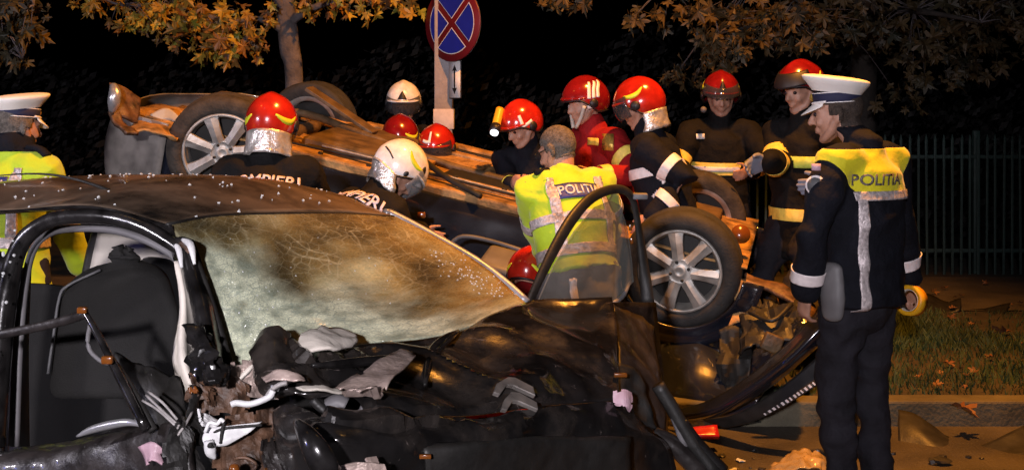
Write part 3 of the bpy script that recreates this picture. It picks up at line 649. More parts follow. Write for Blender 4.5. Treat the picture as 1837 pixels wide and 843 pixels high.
# near body side: sill to window line to roof, with wheel arches
def side_x(w0, nm, m):
    ns = [.07, .0, -.12, -.3, -.44, -.52]
    prof = [.05, .01, -.02, -.03, -.01, .03]
    ls = [.36, .5, .8, 1.1, 1.4, 1.8, 2.1, WB - .38]
    sgn = 1 if w0 < .5 else -1
    rows = [[O(l, w0 + sgn * p, n) for l in ls] for n, p in zip(ns, prof)]
    return patch(nm, rows, m, ocar, 40, 20, .01, amp=.012, fr=4, seed=9)
side_x(0.0, 'near_door_panel', 'navy_paint').name = 'door'
side_x(FAR, 'door', 'navy_paint')
for w0, sg in ((0.0, 1), (FAR, -1)):
    # rear quarter, wheel arch and wing
    def P(l, n, off=0): return O(l, w0 + sg * (off - .01), n)
    arch = lambda cx, a, r: (cx + r * math.cos(a), -r * math.sin(a))
    rows = []
    for r in (.345, .36, .40, .46):
        row = []
        for k in range(13):
            a = math.pi * k / 12; l, n = arch(0, a, r); row.append(P(l, n + .04, -.015 if r < .37 else .0))
        rows.append(row)
    patch('wheel_arch', rows, 'navy_paint', ocar, 36, 6, .012)
    rows = []
    for r in (.345, .36, .40, .46):
        row = []
        for k in range(13):
            a = math.pi * k / 12; l, n = arch(WB, a, r); row.append(P(l, n + .04, -.015 if r < .37 else .0))
        rows.append(row)
    patch('wheel_arch', rows, 'navy_paint', ocar, 36, 6, .012, amp=.01, seed=3)
    rows = [[P(l, n, o) for l in (-.6, -.45, -.2, .1, .36)] for n, o in ((-.36, 0), (-.5, .0), (-.6, .05))]
    patch('rear_wing', rows, 'navy_paint', ocar, 20, 8, .01)
    rows = [[P(l, n, o) for l in (WB - .36, WB, WB + .3, WB + .55)] for n, o in ((-.36, 0), (-.46, .02), (-.56, .12))]
    patch('front_wing', rows, 'navy_paint', ocar, 20, 8, .01, amp=.04, seed=5)
    # window frames and pillars (crushed)
    for a, b_ in (((.36, -.5), (.62, -.92)), ((1.35, -.5), (1.35, -.95)), ((WB - .4, -.5), (WB - 1.0, -.9))):
        bm = bmesh.new(); tube_bm(bm, [P(a[0], a[1], .02), P((a[0] + b_[0]) / 2, (a[1] + b_[1]) / 2, .07), P(b_[0], b_[1], .16)], .045, sides=10, flat=.6); obj('pillar', bm, 'navy_paint', ocar)
    tube('window_rail', [P(.3, -.50, .02), P(.9, -.515, .015), P(1.6, -.52, .015), P(WB - .4, -.5, .03)], .022, 'plastic', ocar)
    tube('roof_rail', [P(.55, -.93, .16), P(1.2, -.97, .16), P(WB - 1.0, -.92, .18)], .04, 'navy_paint', ocar)
rows = [[O(l, w, -1.0 + .06 * abs(w - .73) - .0 * l) for l in (.45, .9, 1.4, WB - .95)] for w in (.16, .5, 1.0, 1.3)]
patch('roof', rows, 'navy_paint', ocar, 20, 14, .01, amp=.03, seed=8)
for w in (.35, .95):
    bm = bmesh.new(); obox(bm, (1.05, w + .1, -.55), (.08, .22, .3), rot=Matrix.Rotation(R_(-14), 3, 'Y'), bev=.05); obj('seat', bm, 'rubber', ocar)
    bm = bmesh.new(); obox(bm, (1.35, w + .1, -.2), (.26, .22, .07), bev=.05); obj('seat_cushion', bm, 'seat', ocar)
bm = bmesh.new(); a = W(893, 492, 6.75); box(bm, a, (.10, .14, .11), rot=OM @ Matrix.Rotation(.2, 3, 'X'), bev=.03); obj('hanging_headrest', bm, 'rubber', ocar)
tube('side_highlight', [W(805, 440, 6.6), W(830, 424, 6.58), W(880, 432, 6.55), W(945, 452, 6.5)], .012, 'grey_trim', ocar, sides=6)  # grey tube standing in for highlight lines along the dark body side
bm = bmesh.new(); box(bm, W(756, 386, 6.62), (.022, .012, .016), bev=.006); obj('side_repeater', bm, 'amber', ocar)
# rear end: bumper, boot floor, torn light
def bump_row(n, push): return [O(.10, -.03, n), O(-.36, -.035, n), O(-.66 - push, .0, n), O(-.80 - push, .14, n), O(-.86 - push, .45, n), O(-.87 - push, .75, n), O(-.72 - push, 1.1, n), O(-.6 - push, 1.4, n), O(-.3, 1.5, n)]
patch('rear_bumper', [bump_row(.10, -.02)[1:], bump_row(.06, .02)[1:], bump_row(-.06, .05)[1:], bump_row(-.2, .05)[1:], bump_row(-.34, .02)[1:], bump_row(-.48, -.02)[1:]], 'silver_paint', ocar, 40, 18, .008, amp=.008, fr=4, seed=2)
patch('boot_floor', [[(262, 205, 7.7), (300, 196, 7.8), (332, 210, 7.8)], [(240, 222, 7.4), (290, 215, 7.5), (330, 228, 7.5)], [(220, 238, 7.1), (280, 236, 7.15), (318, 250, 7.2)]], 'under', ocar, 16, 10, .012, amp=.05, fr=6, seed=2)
patch('torn_boot_edge', [[(196, 150, 7.25), (222, 158, 7.3), (252, 178, 7.4)], [(200, 180, 7.2), (225, 190, 7.25), (248, 200, 7.35)], [(195, 200, 7.2), (220, 212, 7.2), (244, 222, 7.3)]], 'rust', ocar, 14, 12, .02, amp=.03, fr=9, seed=7)
patch('torn_boot_edge', [[(195, 198, 7.15), (206, 220, 7.1), (224, 242, 7.05)], [(212, 196, 7.2), (225, 222, 7.15), (248, 242, 7.1)]], 'rust', ocar, 14, 6, .02, amp=.03, fr=9, seed=17)
tube('tail_light', [W(203, 152, 7.14), W(206, 168, 7.12), W(204, 184, 7.12), W(201, 200, 7.14)], [.02, .036, .036, .02], 'silver', ocar, sides=12)
patch('inner_wing', [[(270, 205, 7.55), (300, 195, 7.55), (322, 210, 7.5)], [(268, 222, 7.5), (300, 215, 7.5), (322, 222, 7.45)]], 'cream', ocar, 10, 5, .01, amp=.01)
bm = bmesh.new(); obox(bm, (-.3, .74, -.18), (.3, .6, .2), bev=.06); obj('boot_well', bm, 'dark', ocar)
# crushed nose at the right
patch('front_bumper', [[(1195, 738, 6.35), (1262, 722, 6.2), (1330, 685, 6.05), (1400, 628, 5.95), (1448, 580, 5.92), (1482, 540, 5.95)],
                       [(1225, 752, 6.25), (1285, 735, 6.08), (1360, 688, 5.92), (1420, 640, 5.84), (1470, 592, 5.82), (1500, 560, 5.85)],
                       [(1250, 752, 6.3), (1300, 742, 6.15), (1370, 702, 6.0), (1430, 655, 5.92), (1480, 610, 5.9), (1510, 580, 5.92)]], 'plastic', ocar, 40, 12, .01, amp=.006, fr=5, seed=3).data.materials[0] = M['navy_paint']
patch('bumper_lip', [[(1262, 752, 6.28), (1320, 742, 6.1), (1385, 706, 5.98), (1440, 664, 5.92), (1495, 612, 5.9)],
                     [(1300, 768, 6.2), (1360, 752, 6.02), (1420, 715, 5.9), (1470, 680, 5.85), (1510, 648, 5.85)]], 'plastic', ocar, 30, 6, .012, amp=.004)
g = patch('plate_strip', [[(1366, 742, 5.93), (1410, 714, 5.86), (1450, 688, 5.82), (1500, 656, 5.8)], [(1372, 747, 5.92), (1418, 722, 5.85), (1458, 696, 5.81), (1506, 666, 5.79)]], 'plastic', ocar, 20, 2, .004)
for k in range(17):
    t0 = (k + .25) / 17.5; t1_ = t0 + (.028 if k % 3 else .018)
    a0, a1 = [cr([W(1366, 742, 5.92), W(1410, 714, 5.85), W(1450, 688, 5.81), W(1500, 656, 5.79)], t) for t in (t0, t1_)]
    c0, c1 = [cr([W(1372, 747, 5.91), W(1418, 722, 5.84), W(1458, 696, 5.80), W(1506, 666, 5.78)], t) for t in (t0, t1_)]
    bm = bmesh.new(); q = [a0 * .8 + c0 * .2, a1 * .8 + c1 * .2, c1 * .8 + a1 * .2, c0 * .8 + a0 * .2]; bm.faces.new([bm.verts.new(p - V((0, .004, -.002))) for p in q]); solid(obj('strip_mark', bm, 'letter_silver', g, smooth=False), .002)
patch('bonnet', [[(1180, 560, 6.9), (1260, 590, 6.9), (1330, 640, 6.8), (1400, 640, 6.6)], [(1170, 650, 6.75), (1250, 660, 6.6), (1320, 680, 6.5), (1390, 670, 6.4)], [(1160, 730, 6.6), (1240, 735, 6.45), (1300, 735, 6.35), (1360, 720, 6.25)], [(1150, 775, 6.7), (1230, 778, 6.6), (1300, 775, 6.5), (1370, 770, 6.5)]], 'navy_paint', ocar, 30, 24, .01, amp=.03, fr=4, seed=6)
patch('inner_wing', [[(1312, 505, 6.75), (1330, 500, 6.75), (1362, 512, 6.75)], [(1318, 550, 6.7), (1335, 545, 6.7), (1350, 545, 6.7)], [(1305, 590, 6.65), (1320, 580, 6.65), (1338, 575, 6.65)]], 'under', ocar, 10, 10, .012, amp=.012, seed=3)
patch('torn_boot_edge', [[(1338, 488, 6.8), (1370, 500, 6.8), (1420, 520, 6.7), (1465, 555, 6.6)], [(1335, 508, 6.75), (1370, 520, 6.7), (1415, 540, 6.6), (1455, 575, 6.5)]], 'rust', ocar, 16, 5, .02, amp=.04, fr=8, seed=4).name = 'crash_beam'
for k, rows in enumerate([[[(1330, 560, 6.7), (1370, 540, 6.7), (1430, 545, 6.6)], [(1335, 600, 6.5), (1380, 580, 6.45), (1440, 580, 6.4)], [(1330, 640, 6.4), (1390, 620, 6.3), (1440, 610, 6.25)]],
                         [[(1290, 590, 6.6), (1315, 585, 6.6), (1345, 600, 6.55)], [(1285, 640, 6.5), (1312, 640, 6.45), (1350, 645, 6.4)], [(1280, 700, 6.45), (1310, 705, 6.4), (1345, 690, 6.35)]],
                         [[(1360, 610, 6.4), (1400, 600, 6.35), (1450, 570, 6.35)], [(1350, 650, 6.3), (1395, 640, 6.2), (1450, 610, 6.15)], [(1330, 690, 6.3), (1380, 670, 6.2), (1430, 640, 6.1)]]]):
    patch('crushed_panel', rows, ('plastic', 'dark', 'navy_paint')[k], ocar, 22, 18, .01, amp=.10, fr=7, seed=40 + k, jag=.06, sharp=15)
tube('torn_hose', [W(1345, 560, 6.5), W(1385, 575, 6.35), W(1420, 545, 6.45)], .012, 'plastic', ocar)
bm = bmesh.new(); box(bm, W(1385, 615, 6.15), (.05, .02, .045), rot=Matrix.Rotation(.4, 3, 'Y'), bev=.01); obj('engine_part', bm, 'under_dark', ocar)
bm = bmesh.new(); lathe(bm, [(0, -.02), (.05, -.02), (.055, 0), (.05, .02), (0, .02)], 20, Matrix.Translation(W(1329, 420, 6.95)) @ Matrix.Rotation(1.3, 4, 'X')); obj('side_reflector', bm, 'amber', ocar)

# ------------------------------------------------------------------ wrecked black car in front
fcar = empty('wrecked_hatchback', V((-0.9, 4.0, 0)), 'black hatchback with smashed front and shattered windscreen nearest the camera', 'car')
# roof
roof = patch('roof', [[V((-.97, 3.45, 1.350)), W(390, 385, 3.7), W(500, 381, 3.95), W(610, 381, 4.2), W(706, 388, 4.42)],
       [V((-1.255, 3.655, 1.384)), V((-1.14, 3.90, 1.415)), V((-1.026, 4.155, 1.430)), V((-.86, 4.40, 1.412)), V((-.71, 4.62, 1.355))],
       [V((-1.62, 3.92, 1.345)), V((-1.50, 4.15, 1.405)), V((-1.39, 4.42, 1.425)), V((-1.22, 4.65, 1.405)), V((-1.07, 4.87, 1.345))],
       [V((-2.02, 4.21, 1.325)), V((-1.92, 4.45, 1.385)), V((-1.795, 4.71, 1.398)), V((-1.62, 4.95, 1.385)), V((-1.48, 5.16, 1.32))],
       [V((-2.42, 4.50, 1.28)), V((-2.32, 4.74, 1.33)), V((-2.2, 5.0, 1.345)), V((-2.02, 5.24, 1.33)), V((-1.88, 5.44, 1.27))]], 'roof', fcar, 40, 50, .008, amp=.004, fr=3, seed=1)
# side gutter joining roof skin and door frame
patch('roof_gutter', [[V((-.95, 3.43, 1.350)), V((-1.25, 3.645, 1.386)), V((-1.62, 3.91, 1.347)), V((-2.02, 4.2, 1.327))], [W(318, 434, 3.39), W(245, 392, 3.52), W(120, 376, 3.78), V((-2.02, 4.16, 1.285))]], 'paint', fcar, 30, 5, .006)
# glass beads on the roof
rb = bvh(roof)
bm = bmesh.new(); rr = random.Random(5)
for k in range(190):
    x = rr.uniform(-2.0, -.35); y = rr.uniform(3.5, 5.1) 
    h = rb.ray_cast(V((x, y, 2)), V((0, 0, -1)))
    if h[0] is None: continue
    r = bmesh.ops.create_icosphere(bm, subdivisions=1, radius=rr.uniform(.0025, .0062)); bmesh.ops.transform(bm, matrix=Matrix.Translation(h[0] + V((0, 0, .004))), verts=r['verts'])
    for v in r['verts']: v.co += V((rr.gauss(0, 1), rr.gauss(0, 1), rr.gauss(0, 1))) * .0008
tag(obj('glass_fragments', bm, 'bead', fcar, smooth=False), kind='stuff')
tube('aerial', [W(211, 350, 3.9), W(170, 332, 4.0), W(110, 316, 4.1), W(50, 312, 4.2), W(-40, 318, 4.3)], [.009, .0055, .0045, .0035, .002], 'plastic', fcar, sides=6)
bm = bmesh.new(); box(bm, W(211, 354, 3.88), (.02, .03, .008), bev=.006); obj('aerial_base', bm, 'plastic', fcar)
tube('roof_dent_cap', [W(466, 352, 4.15), W(476, 352, 4.16), W(484, 356, 4.17)], [.012, .02, .01], 'plastic', fcar)
# windscreen
ws = patch('windscreen', [[(300, 402, 3.44), (390, 386, 3.69), (500, 382, 3.94), (610, 382, 4.19), (706, 388, 4.41)],
      [(352, 470, 3.34), (440, 455, 3.52), (550, 445, 3.80), (690, 440, 4.02), (788, 430, 4.36)],
      [(382, 540, 3.27), (470, 530, 3.40), (590, 520, 3.62), (740, 505, 3.88), (868, 480, 4.30)],
      [(400, 610, 3.21), (480, 595, 3.30), (610, 575, 3.48), (770, 555, 3.80), (915, 520, 4.27)],
      [(412, 672, 3.16), (500, 640, 3.25), (640, 618, 3.44), (800, 600, 3.74), (944, 546, 4.25)]], 'windscreen', fcar, 70, 50, .006, amp=.012, fr=6, seed=3, edge=.12)
wb = bvh(ws); bm = bmesh.new(); rr = random.Random(15)
for k in range(170):
    t = rr.random()
    if k < 110: px, py = 775 + 125 * t + rr.gauss(0, 12), 455 + 72 * t + rr.gauss(0, 9)
    elif k < 140: px, py = 640 + rr.gauss(0, 90), 480 + rr.gauss(0, 50)
    else: px, py = 470 + rr.gauss(0, 60), 470 + rr.gauss(0, 60)
    dr_ = (W(px, py, 3) - V((0, 0, CAM_H))).normalized(); h = wb.ray_cast(V((0, 0, CAM_H)), dr_)
    if h[0] is None: continue
    r = bmesh.ops.create_icosphere(bm, subdivisions=1, radius=rr.uniform(.0018, .0042) * (1.2 if k < 110 else .8)); bmesh.ops.transform(bm, matrix=Matrix.Translation(h[0] - dr_ * .004), verts=r['verts'])
tag(obj('glass_fragments', bm, 'bead', fcar, smooth=False), kind='stuff')
tube('far_screen_pillar', [W(690, 381, 4.44), W(706, 387, 4.46), W(776, 425, 4.43), W(853, 470, 4.38), W(905, 508, 4.33), W(946, 542, 4.27)], [.014, .018, .02, .021, .019, .014], 'pillar_grey', fcar, sides=8)
tube('screen_header_trim', [W(300, 403, 3.43), W(390, 387, 3.68), W(500, 383, 3.93), W(610, 383, 4.18), W(706, 389, 4.40)], .006, 'plastic', fcar, sides=6)
tube('screen_edge_trim', [W(330, 432, 3.36), W(356, 480, 3.29), W(384, 560, 3.21), W(402, 620, 3.16), W(418, 676, 3.11)], .011, 'plastic', fcar, sides=8)
# near pillar
patch('screen_pillar', [[(304, 432, 3.42), (322, 426, 3.35), (346, 432, 3.36)], [(322, 490, 3.34), (342, 484, 3.26), (366, 492, 3.29)], [(334, 560, 3.26), (360, 552, 3.16), (388, 566, 3.21)], [(336, 620, 3.2), (372, 612, 3.09), (402, 630, 3.15)], [(340, 680, 3.15), (380, 676, 3.03), (416, 690, 3.1)]], 'paint', fcar, 12, 30, .01, amp=.004, fr=12, seed=4)
patch('pillar_crumple', [[(346, 585, 3.1), (362, 578, 3.05), (378, 590, 3.06)], [(344, 620, 3.07), (366, 620, 2.99), (392, 625, 3.03)], [(352, 655, 3.05), (376, 650, 2.96), (402, 655, 3.0)], [(350, 690, 3.03), (382, 690, 2.94), (412, 690, 2.98)]], 'paint', fcar, 14, 18, .006, amp=.06, fr=18, seed=8, sharp=20)
tube('torn_trim', [W(316, 440, 3.32), W(322, 452, 3.3), W(326, 480, 3.27)], [.007, .009, .004], 'white_metal', fcar, sides=6)
tube('torn_trim', [W(328, 430, 3.33), W(342, 440, 3.29), W(349, 474, 3.26)], [.006, .011, .004], 'white_metal', fcar, sides=6)
patch('torn_trim', [[(320, 436, 3.33), (332, 430, 3.32), (344, 440, 3.31)], [(326, 452, 3.31), (334, 456, 3.30), (342, 452, 3.29)]], 'rust', fcar, 6, 5, .004, amp=.01, fr=25)
patch('pillar_trim', [[(313, 470, 3.33), (320, 470, 3.33), (326, 476, 3.34)], [(320, 510, 3.29), (328, 510, 3.28), (336, 515, 3.31)], [(324, 560, 3.25), (330, 560, 3.23), (340, 565, 3.27)], [(314, 620, 3.21), (326, 610, 3.18), (344, 620, 3.24)], [(314, 655, 3.18), (330, 650, 3.14), (346, 655, 3.2)], [(330, 690, 3.16), (342, 690, 3.12), (352, 690, 3.16)]], 'airbag', fcar, 8, 30, .006, amp=.004, fr=12)
patch('wing_liner', [[(316, 650, 3.2), (330, 660, 3.16)], [(322, 690, 3.16), (344, 700, 3.12)], [(335, 720, 3.14), (356, 730, 3.1)]], 'cream', fcar, 6, 10, .006, amp=.01)
# door opening: gloss frame, rubber seal, pillar
tube('door_frame', [W(-8, 800, 3.62), W(2, 640, 3.66), W(14, 520, 3.68), W(34, 444, 3.68), W(70, 406, 3.66), W(116, 390, 3.6), W(190, 390, 3.5), W(250, 405, 3.44), (300, 432, 3.38), (326, 452, 3.34)], [.036, .036, .032, .028, .025, .022, .021, .021, .020, .016], 'paint', fcar, sides=12, steps=60, flat=.8)
tube('door_seal', [W(28, 800, 3.72), W(34, 640, 3.74), W(44, 520, 3.75), W(58, 452, 3.74), W(86, 420, 3.72), W(130, 410, 3.66), W(196, 412, 3.56), W(250, 426, 3.48), (300, 450, 3.42), (322, 470, 3.38)], .012, 'rubber', fcar, sides=8, steps=60)
patch('door_pillar', [[(-60, 430, 3.8), (-20, 440, 3.75), (24, 470, 3.72)], [(-80, 560, 3.8), (-40, 560, 3.74), (10, 570, 3.70)], [(-90, 700, 3.8), (-50, 700, 3.72), (4, 700, 3.68)], [(-90, 850, 3.8), (-50, 850, 3.7), (6, 850, 3.66)]], 'paint', fcar, 12, 20, .02)
patch('door_pillar', [[(36, 480, 3.80), (52, 480, 3.84)], [(26, 620, 3.79), (48, 620, 3.83)], [(18, 800, 3.77), (50, 800, 3.82)]], 'rubber', fcar, 4, 12, .02)
rr = random.Random(9); bm = bmesh.new()
for k in range(16):
    p = cr([W(2, 640, 3.60), W(12, 520, 3.62), W(30, 440, 3.62), W(60, 396, 3.58)], rr.random()) + V((rr.uniform(-.03, .02), -.02, rr.uniform(-.01, .01)))
    r = bmesh.ops.create_icosphere(bm, subdivisions=1, radius=rr.uniform(.003, .006)); bmesh.ops.transform(bm, matrix=Matrix.Translation(p), verts=r['verts'])
tag(obj('glass_fragments', bm, 'bead', fcar, smooth=False), kind='stuff')
# interior
def cushion(name, pts, m, parent, dep=.16):
    bm = bmesh.new(); fr = [bm.verts.new(W(*p)) for p in pts]
    bm.faces.new(fr); r = bmesh.ops.extrude_face_region(bm, geom=bm.faces[:])
    for v in [e for e in r['geom'] if isinstance(e, bmesh.types.BMVert)]: v.co += V((-.05, dep, .0))
    bmesh.ops.recalc_face_normals(bm, faces=bm.faces)
    bmesh.ops.bevel(bm, geom=bm.edges[:], offset=.035, segments=3, affect='EDGES', profile=.5)
    return obj(name, bm, m, parent)
seat = cushion('seat', [(86, 720, 3.72), (96, 620, 3.74), (108, 530, 3.78), (150, 492, 3.82), (236, 470, 3.86), (300, 492, 3.86), (322, 560, 3.78), (330, 720, 3.66)], 'seat', fcar)
tube('piping', [W(86, 670, 3.72), W(96, 600, 3.74), W(106, 535, 3.78), W(122, 512, 3.8), W(180, 484, 3.83)], .0045, 'grey_trim', seat, sides=6)
cushion('headrest', [(196, 478, 3.9), (206, 448, 3.9), (226, 442, 3.9), (250, 452, 3.9), (262, 480, 3.9)], 'seat', seat, .1)
cushion('seat', [(240, 520, 4.5), (250, 470, 4.5), (285, 464, 4.5), (340, 480, 4.45), (360, 560, 4.4), (360, 700, 4.3), (240, 700, 4.4)], 'seat', fcar)
patch('curtain_airbag', [[(180, 405, 4.75), (260, 408, 4.65), (340, 430, 4.5)], [(166, 470, 4.75), (250, 470, 4.65), (340, 500, 4.5)], [(158, 530, 4.75), (250, 540, 4.65), (340, 560, 4.5)]], 'cream', fcar, 16, 10, .02, amp=.01)
patch('far_door_trim', [[(40, 508, 4.9), (100, 512, 4.85), (200, 530, 4.8), (400, 560, 4.5)], [(40, 620, 4.9), (100, 620, 4.85), (200, 640, 4.8), (400, 660, 4.5)], [(40, 850, 4.8), (100, 850, 4.75), (200, 850, 4.7), (400, 850, 4.4)]], 'seat', fcar, 12, 10, .03)
tube('far_pillar', [W(182, 405, 4.85), W(168, 450, 4.88), W(154, 520, 4.9)], .028, 'plastic', fcar)
patch('dashboard', [[(330, 600, 3.6), (450, 600, 3.75), (600, 590, 4.0), (860, 560, 4.4)], [(330, 680, 3.4), (460, 680, 3.5), (640, 650, 3.7), (900, 570, 4.35)], [(320, 800, 3.5), (460, 780, 3.5), (640, 740, 3.7), (900, 650, 4.4)]], 'seat', fcar, 20, 10, .02)
patch('cabin_floor', [[(20, 860, 4.6), (300, 860, 4.3), (700, 860, 4.6)], [(0, 1050, 3.7), (300, 1000, 3.5), (700, 950, 3.9)]], 'seat', fcar, 6, 6, .02)
# bent-off door
door = patch('door_panel', [[(-30, 815, 3.42), (60, 806, 3.38), (140, 794, 3.32), (230, 770, 3.22), (330, 745, 3.05)], [(-30, 835, 3.3), (70, 826, 3.26), (150, 812, 3.2), (240, 792, 3.1), (340, 775, 2.95)], [(-30, 920, 3.28), (70, 910, 3.22), (160, 900, 3.16), (250, 890, 3.08), (350, 880, 2.92)]], 'paint_dull', fcar, 40, 16, .02, amp=.016, fr=10, seed=5)
tube('bent_window_bar', [W(-30, 606, 3.4), W(60, 588, 3.3), W(120, 574, 3.22), W(154, 562, 3.16)], .013, 'paint_dull', fcar, sides=10, flat=.6)
tube('window_channel', [W(150, 556, 3.15), W(170, 590, 3.12), W(196, 640, 3.09), W(222, 690, 3.06), W(262, 770, 3.0)], [.007, .009, .010, .012, .012], 'paint', fcar, sides=8)
tube('window_channel', [W(190, 636, 3.12), W(205, 655, 3.1), W(236, 700, 3.07), W(275, 772, 3.02)], .012, 'plastic', fcar, sides=8)
tube('window_channel', [W(163, 575, 3.14), W(158, 620, 3.14), W(178, 645, 3.12), W(198, 652, 3.1)], .006, 'rubber', fcar, sides=6)
bm = bmesh.new(); box(bm, W(193, 645, 3.06), (.014, .01, .01), bev=.004); obj('clip', bm, 'amber', fcar)
bm = bmesh.new(); box(bm, W(148, 556, 3.12), (.012, .01, .008), bev=.003); obj('clip', bm, 'amber', fcar)
patch('dash_remains', [[(205, 640, 3.3), (260, 660, 3.25), (330, 690, 3.15)], [(230, 690, 3.2), (280, 720, 3.12), (335, 750, 3.05)], [(250, 760, 3.1), (290, 780, 3.05), (340, 800, 3.0)]], 'plastic', fcar, 20, 16, .02, amp=.04, fr=11, seed=12)
tube('silver_arc', [W(138, 782, 3.12), W(165, 770, 3.1), W(200, 761, 3.07), W(232, 757, 3.04), W(262, 764, 3.02)], [.003, .010, .011, .009, .004], 'silver', fcar, sides=10)
for k, (a, b_, c_) in enumerate([((262, 708), (290, 735), (322, 764)), ((266, 702), (292, 722), (318, 752)), ((256, 718), (285, 736), (320, 768)), ((345, 738), (330, 765), (310, 790)), ((355, 790), (300, 760), (268, 705))][:4]):
    tube('cable', [W(*a, 2.98), W(*b_, 2.94), W(*c_, 2.92)], .0035, 'hose', fcar, sides=5)
patch('pink_bracket', [[(252, 800, 2.98), (275, 792, 2.95), (298, 808, 2.95)], [(258, 812, 2.97), (276, 812, 2.94), (285, 815, 2.95)], [(262, 835, 2.96), (274, 826, 2.93), (292, 838, 2.94)]], 'pink', fcar, 8, 10, .006, amp=.012, fr=20, jag=.2)
# wreckage of the near wing
sh = [([(345, 690), (400, 668), (440, 690)], [(350, 725), (400, 715), (450, 730)], [(352, 752), (400, 742), (430, 752)], 3.02, 'rust', 3), ([(400, 655), (440, 645), (470, 660)], [(410, 690), (445, 695), (480, 700)], [(420, 705), (450, 712), (500, 716)], 3.06, 'bare', 4),
      ([(400, 742), (450, 735), (500, 730)], [(400, 765), (450, 765), (490, 770)], [(405, 790), (450, 795), (480, 800)], 2.98, 'rust', 5), ([(385, 795), (430, 780), (470, 785)], [(380, 830), (430, 830), (470, 830)], [(380, 880), (430, 880), (480, 880)], 2.93, 'rust', 6),
      ([(330, 690), (345, 700), (352, 740)], [(335, 740), (350, 740), (365, 770)], [(340, 790), (360, 800), (380, 830)], 2.97, 'plastic', 7), ([(300, 770), (330, 755), (352, 790)], [(290, 810), (330, 800), (360, 830)], [(290, 870), (330, 870), (370, 880)], 2.9, 'plastic', 8),
      ([(470, 790), (500, 785), (520, 800)], [(475, 830), (505, 830), (530, 830)], [(480, 880), (510, 880), (540, 880)], 2.9, 'paint_dull', 9), ([(345, 735), (365, 742), (385, 750)], [(350, 750), (370, 756), (395, 760)], [(355, 765), (375, 768), (400, 768)], 2.96, 'white_metal', 10),
      ([(338, 668), (350, 690), (375, 700)], [(340, 690), (352, 705), (380, 712)], [(345, 712), (356, 722), (382, 730)], 2.98, 'rust', 11)]
for a, b_, c_, d, m, s in sh:
    patch('crumpled_wing_piece', [[(*p, d + .03 * i) for i, p in enumerate(r)] for r in (a, b_, c_)], m, fcar, 12, 12, .006, amp=.035, fr=14, seed=s, jag=.25, smooth=False)
patch('white_bracket', [[(372, 768, 2.93), (420, 762, 2.93), (470, 756, 2.95)], [(366, 790, 2.92), (400, 784, 2.92), (440, 780, 2.93)], [(385, 818, 2.91), (390, 800, 2.91), (400, 796, 2.92)]], 'white_metal', fcar, 14, 10, .006, amp=.012, fr=18, seed=2)
tube('white_bracket', [W(374, 790, 2.9), W(378, 810, 2.9), W(386, 822, 2.9)], [.012, .014, .004], 'white_metal', fcar, sides=8)
bm = bmesh.new(); lathe(bm, [(0, 0), (.006, 0), (.006, .01), (0, .01)], 10, Matrix.Translation(W(378, 797, 2.88)) @ Matrix.Rotation(R_(90), 4, 'X')); obj('bolt_hole', bm, 'dark', fcar)
for k, (pts, r, m) in enumerate([([(415, 725), (425, 722), (450, 724), (482, 712), (490, 700)], .008, 'white_metal'), ([(478, 712), (486, 700), (500, 690), (515, 686)], .006, 'hose'), ([(368, 775), (376, 758), (390, 760), (396, 752), (402, 756)], .0045, 'white_metal'),
      ([(402, 756), (398, 775), (396, 795)], .004, 'dark'), ([(370, 785), (395, 770), (430, 765), (470, 762)], .0035, 'dark'), ([(408, 790), (412, 772), (420, 768), (418, 785)], .004, 'dark'), ([(420, 822), (440, 820), (460, 832), (455, 843)], .004, 'rust'), ([(490, 690), (488, 705), (492, 715)], .006, 'silver'), ([(485, 838), (500, 832), (512, 828)], .004, 'silver')]):
    tube('hose', [W(p[0], p[1], 2.88 + .01 * k) for p in pts], r, m, fcar, sides=6)
bm = bmesh.new(); r = bmesh.ops.create_icosphere(bm, subdivisions=2, radius=.013); bmesh.ops.transform(bm, matrix=Matrix.Translation(W(420, 840, 2.86)), verts=r['verts']); obj('indicator_lens', bm, 'amber', fcar)
patch('broken_indicator', [[(338, 695, 2.97), (350, 692, 2.96)], [(342, 706, 2.96), (356, 704, 2.95)]], 'amber', fcar, 5, 5, .005, amp=.01, fr=30, jag=.3)
# bonnet and front
bon = patch('bonnet', [[(560, 640, 3.32), (650, 634, 3.42), (735, 615, 3.55), (830, 594, 3.78), (880, 566, 3.98), (960, 540, 4.22), (1030, 537, 4.26), (1098, 534, 4.28)],
       [(590, 690, 3.14), (660, 672, 3.24), (725, 652, 3.38), (800, 634, 3.52), (880, 616, 3.72), (970, 598, 3.92), (1050, 588, 4.02), (1106, 585, 4.06)],
       [(640, 718, 3.03), (690, 708, 3.1), (750, 698, 3.2), (820, 688, 3.35), (900, 668, 3.5), (980, 650, 3.66), (1060, 645, 3.8), (1108, 640, 3.86)],
       [(660, 752, 2.94), (700, 752, 2.97), (760, 747, 3.05), (840, 745, 3.2), (910, 737, 3.3), (985, 727, 3.46), (1060, 722, 3.6), (1110, 716, 3.66)]], 'scuffed', fcar, 72, 52, .008, amp=.060, fr=3.6, seed=23, edge=.05, sharp=14)
patch('bonnet_edge', [[(600, 700, 3.0), (655, 664, 3.10), (700, 643, 3.22), (732, 632, 3.30)], [(625, 706, 2.95), (670, 690, 3.02), (702, 668, 3.12), (740, 638, 3.26)], [(650, 712, 2.9), (684, 702, 2.96), (710, 680, 3.06), (744, 644, 3.24)]], 'bare', fcar, 16, 8, .005, amp=.03, fr=9, seed=6, jag=.22, sharp=25)
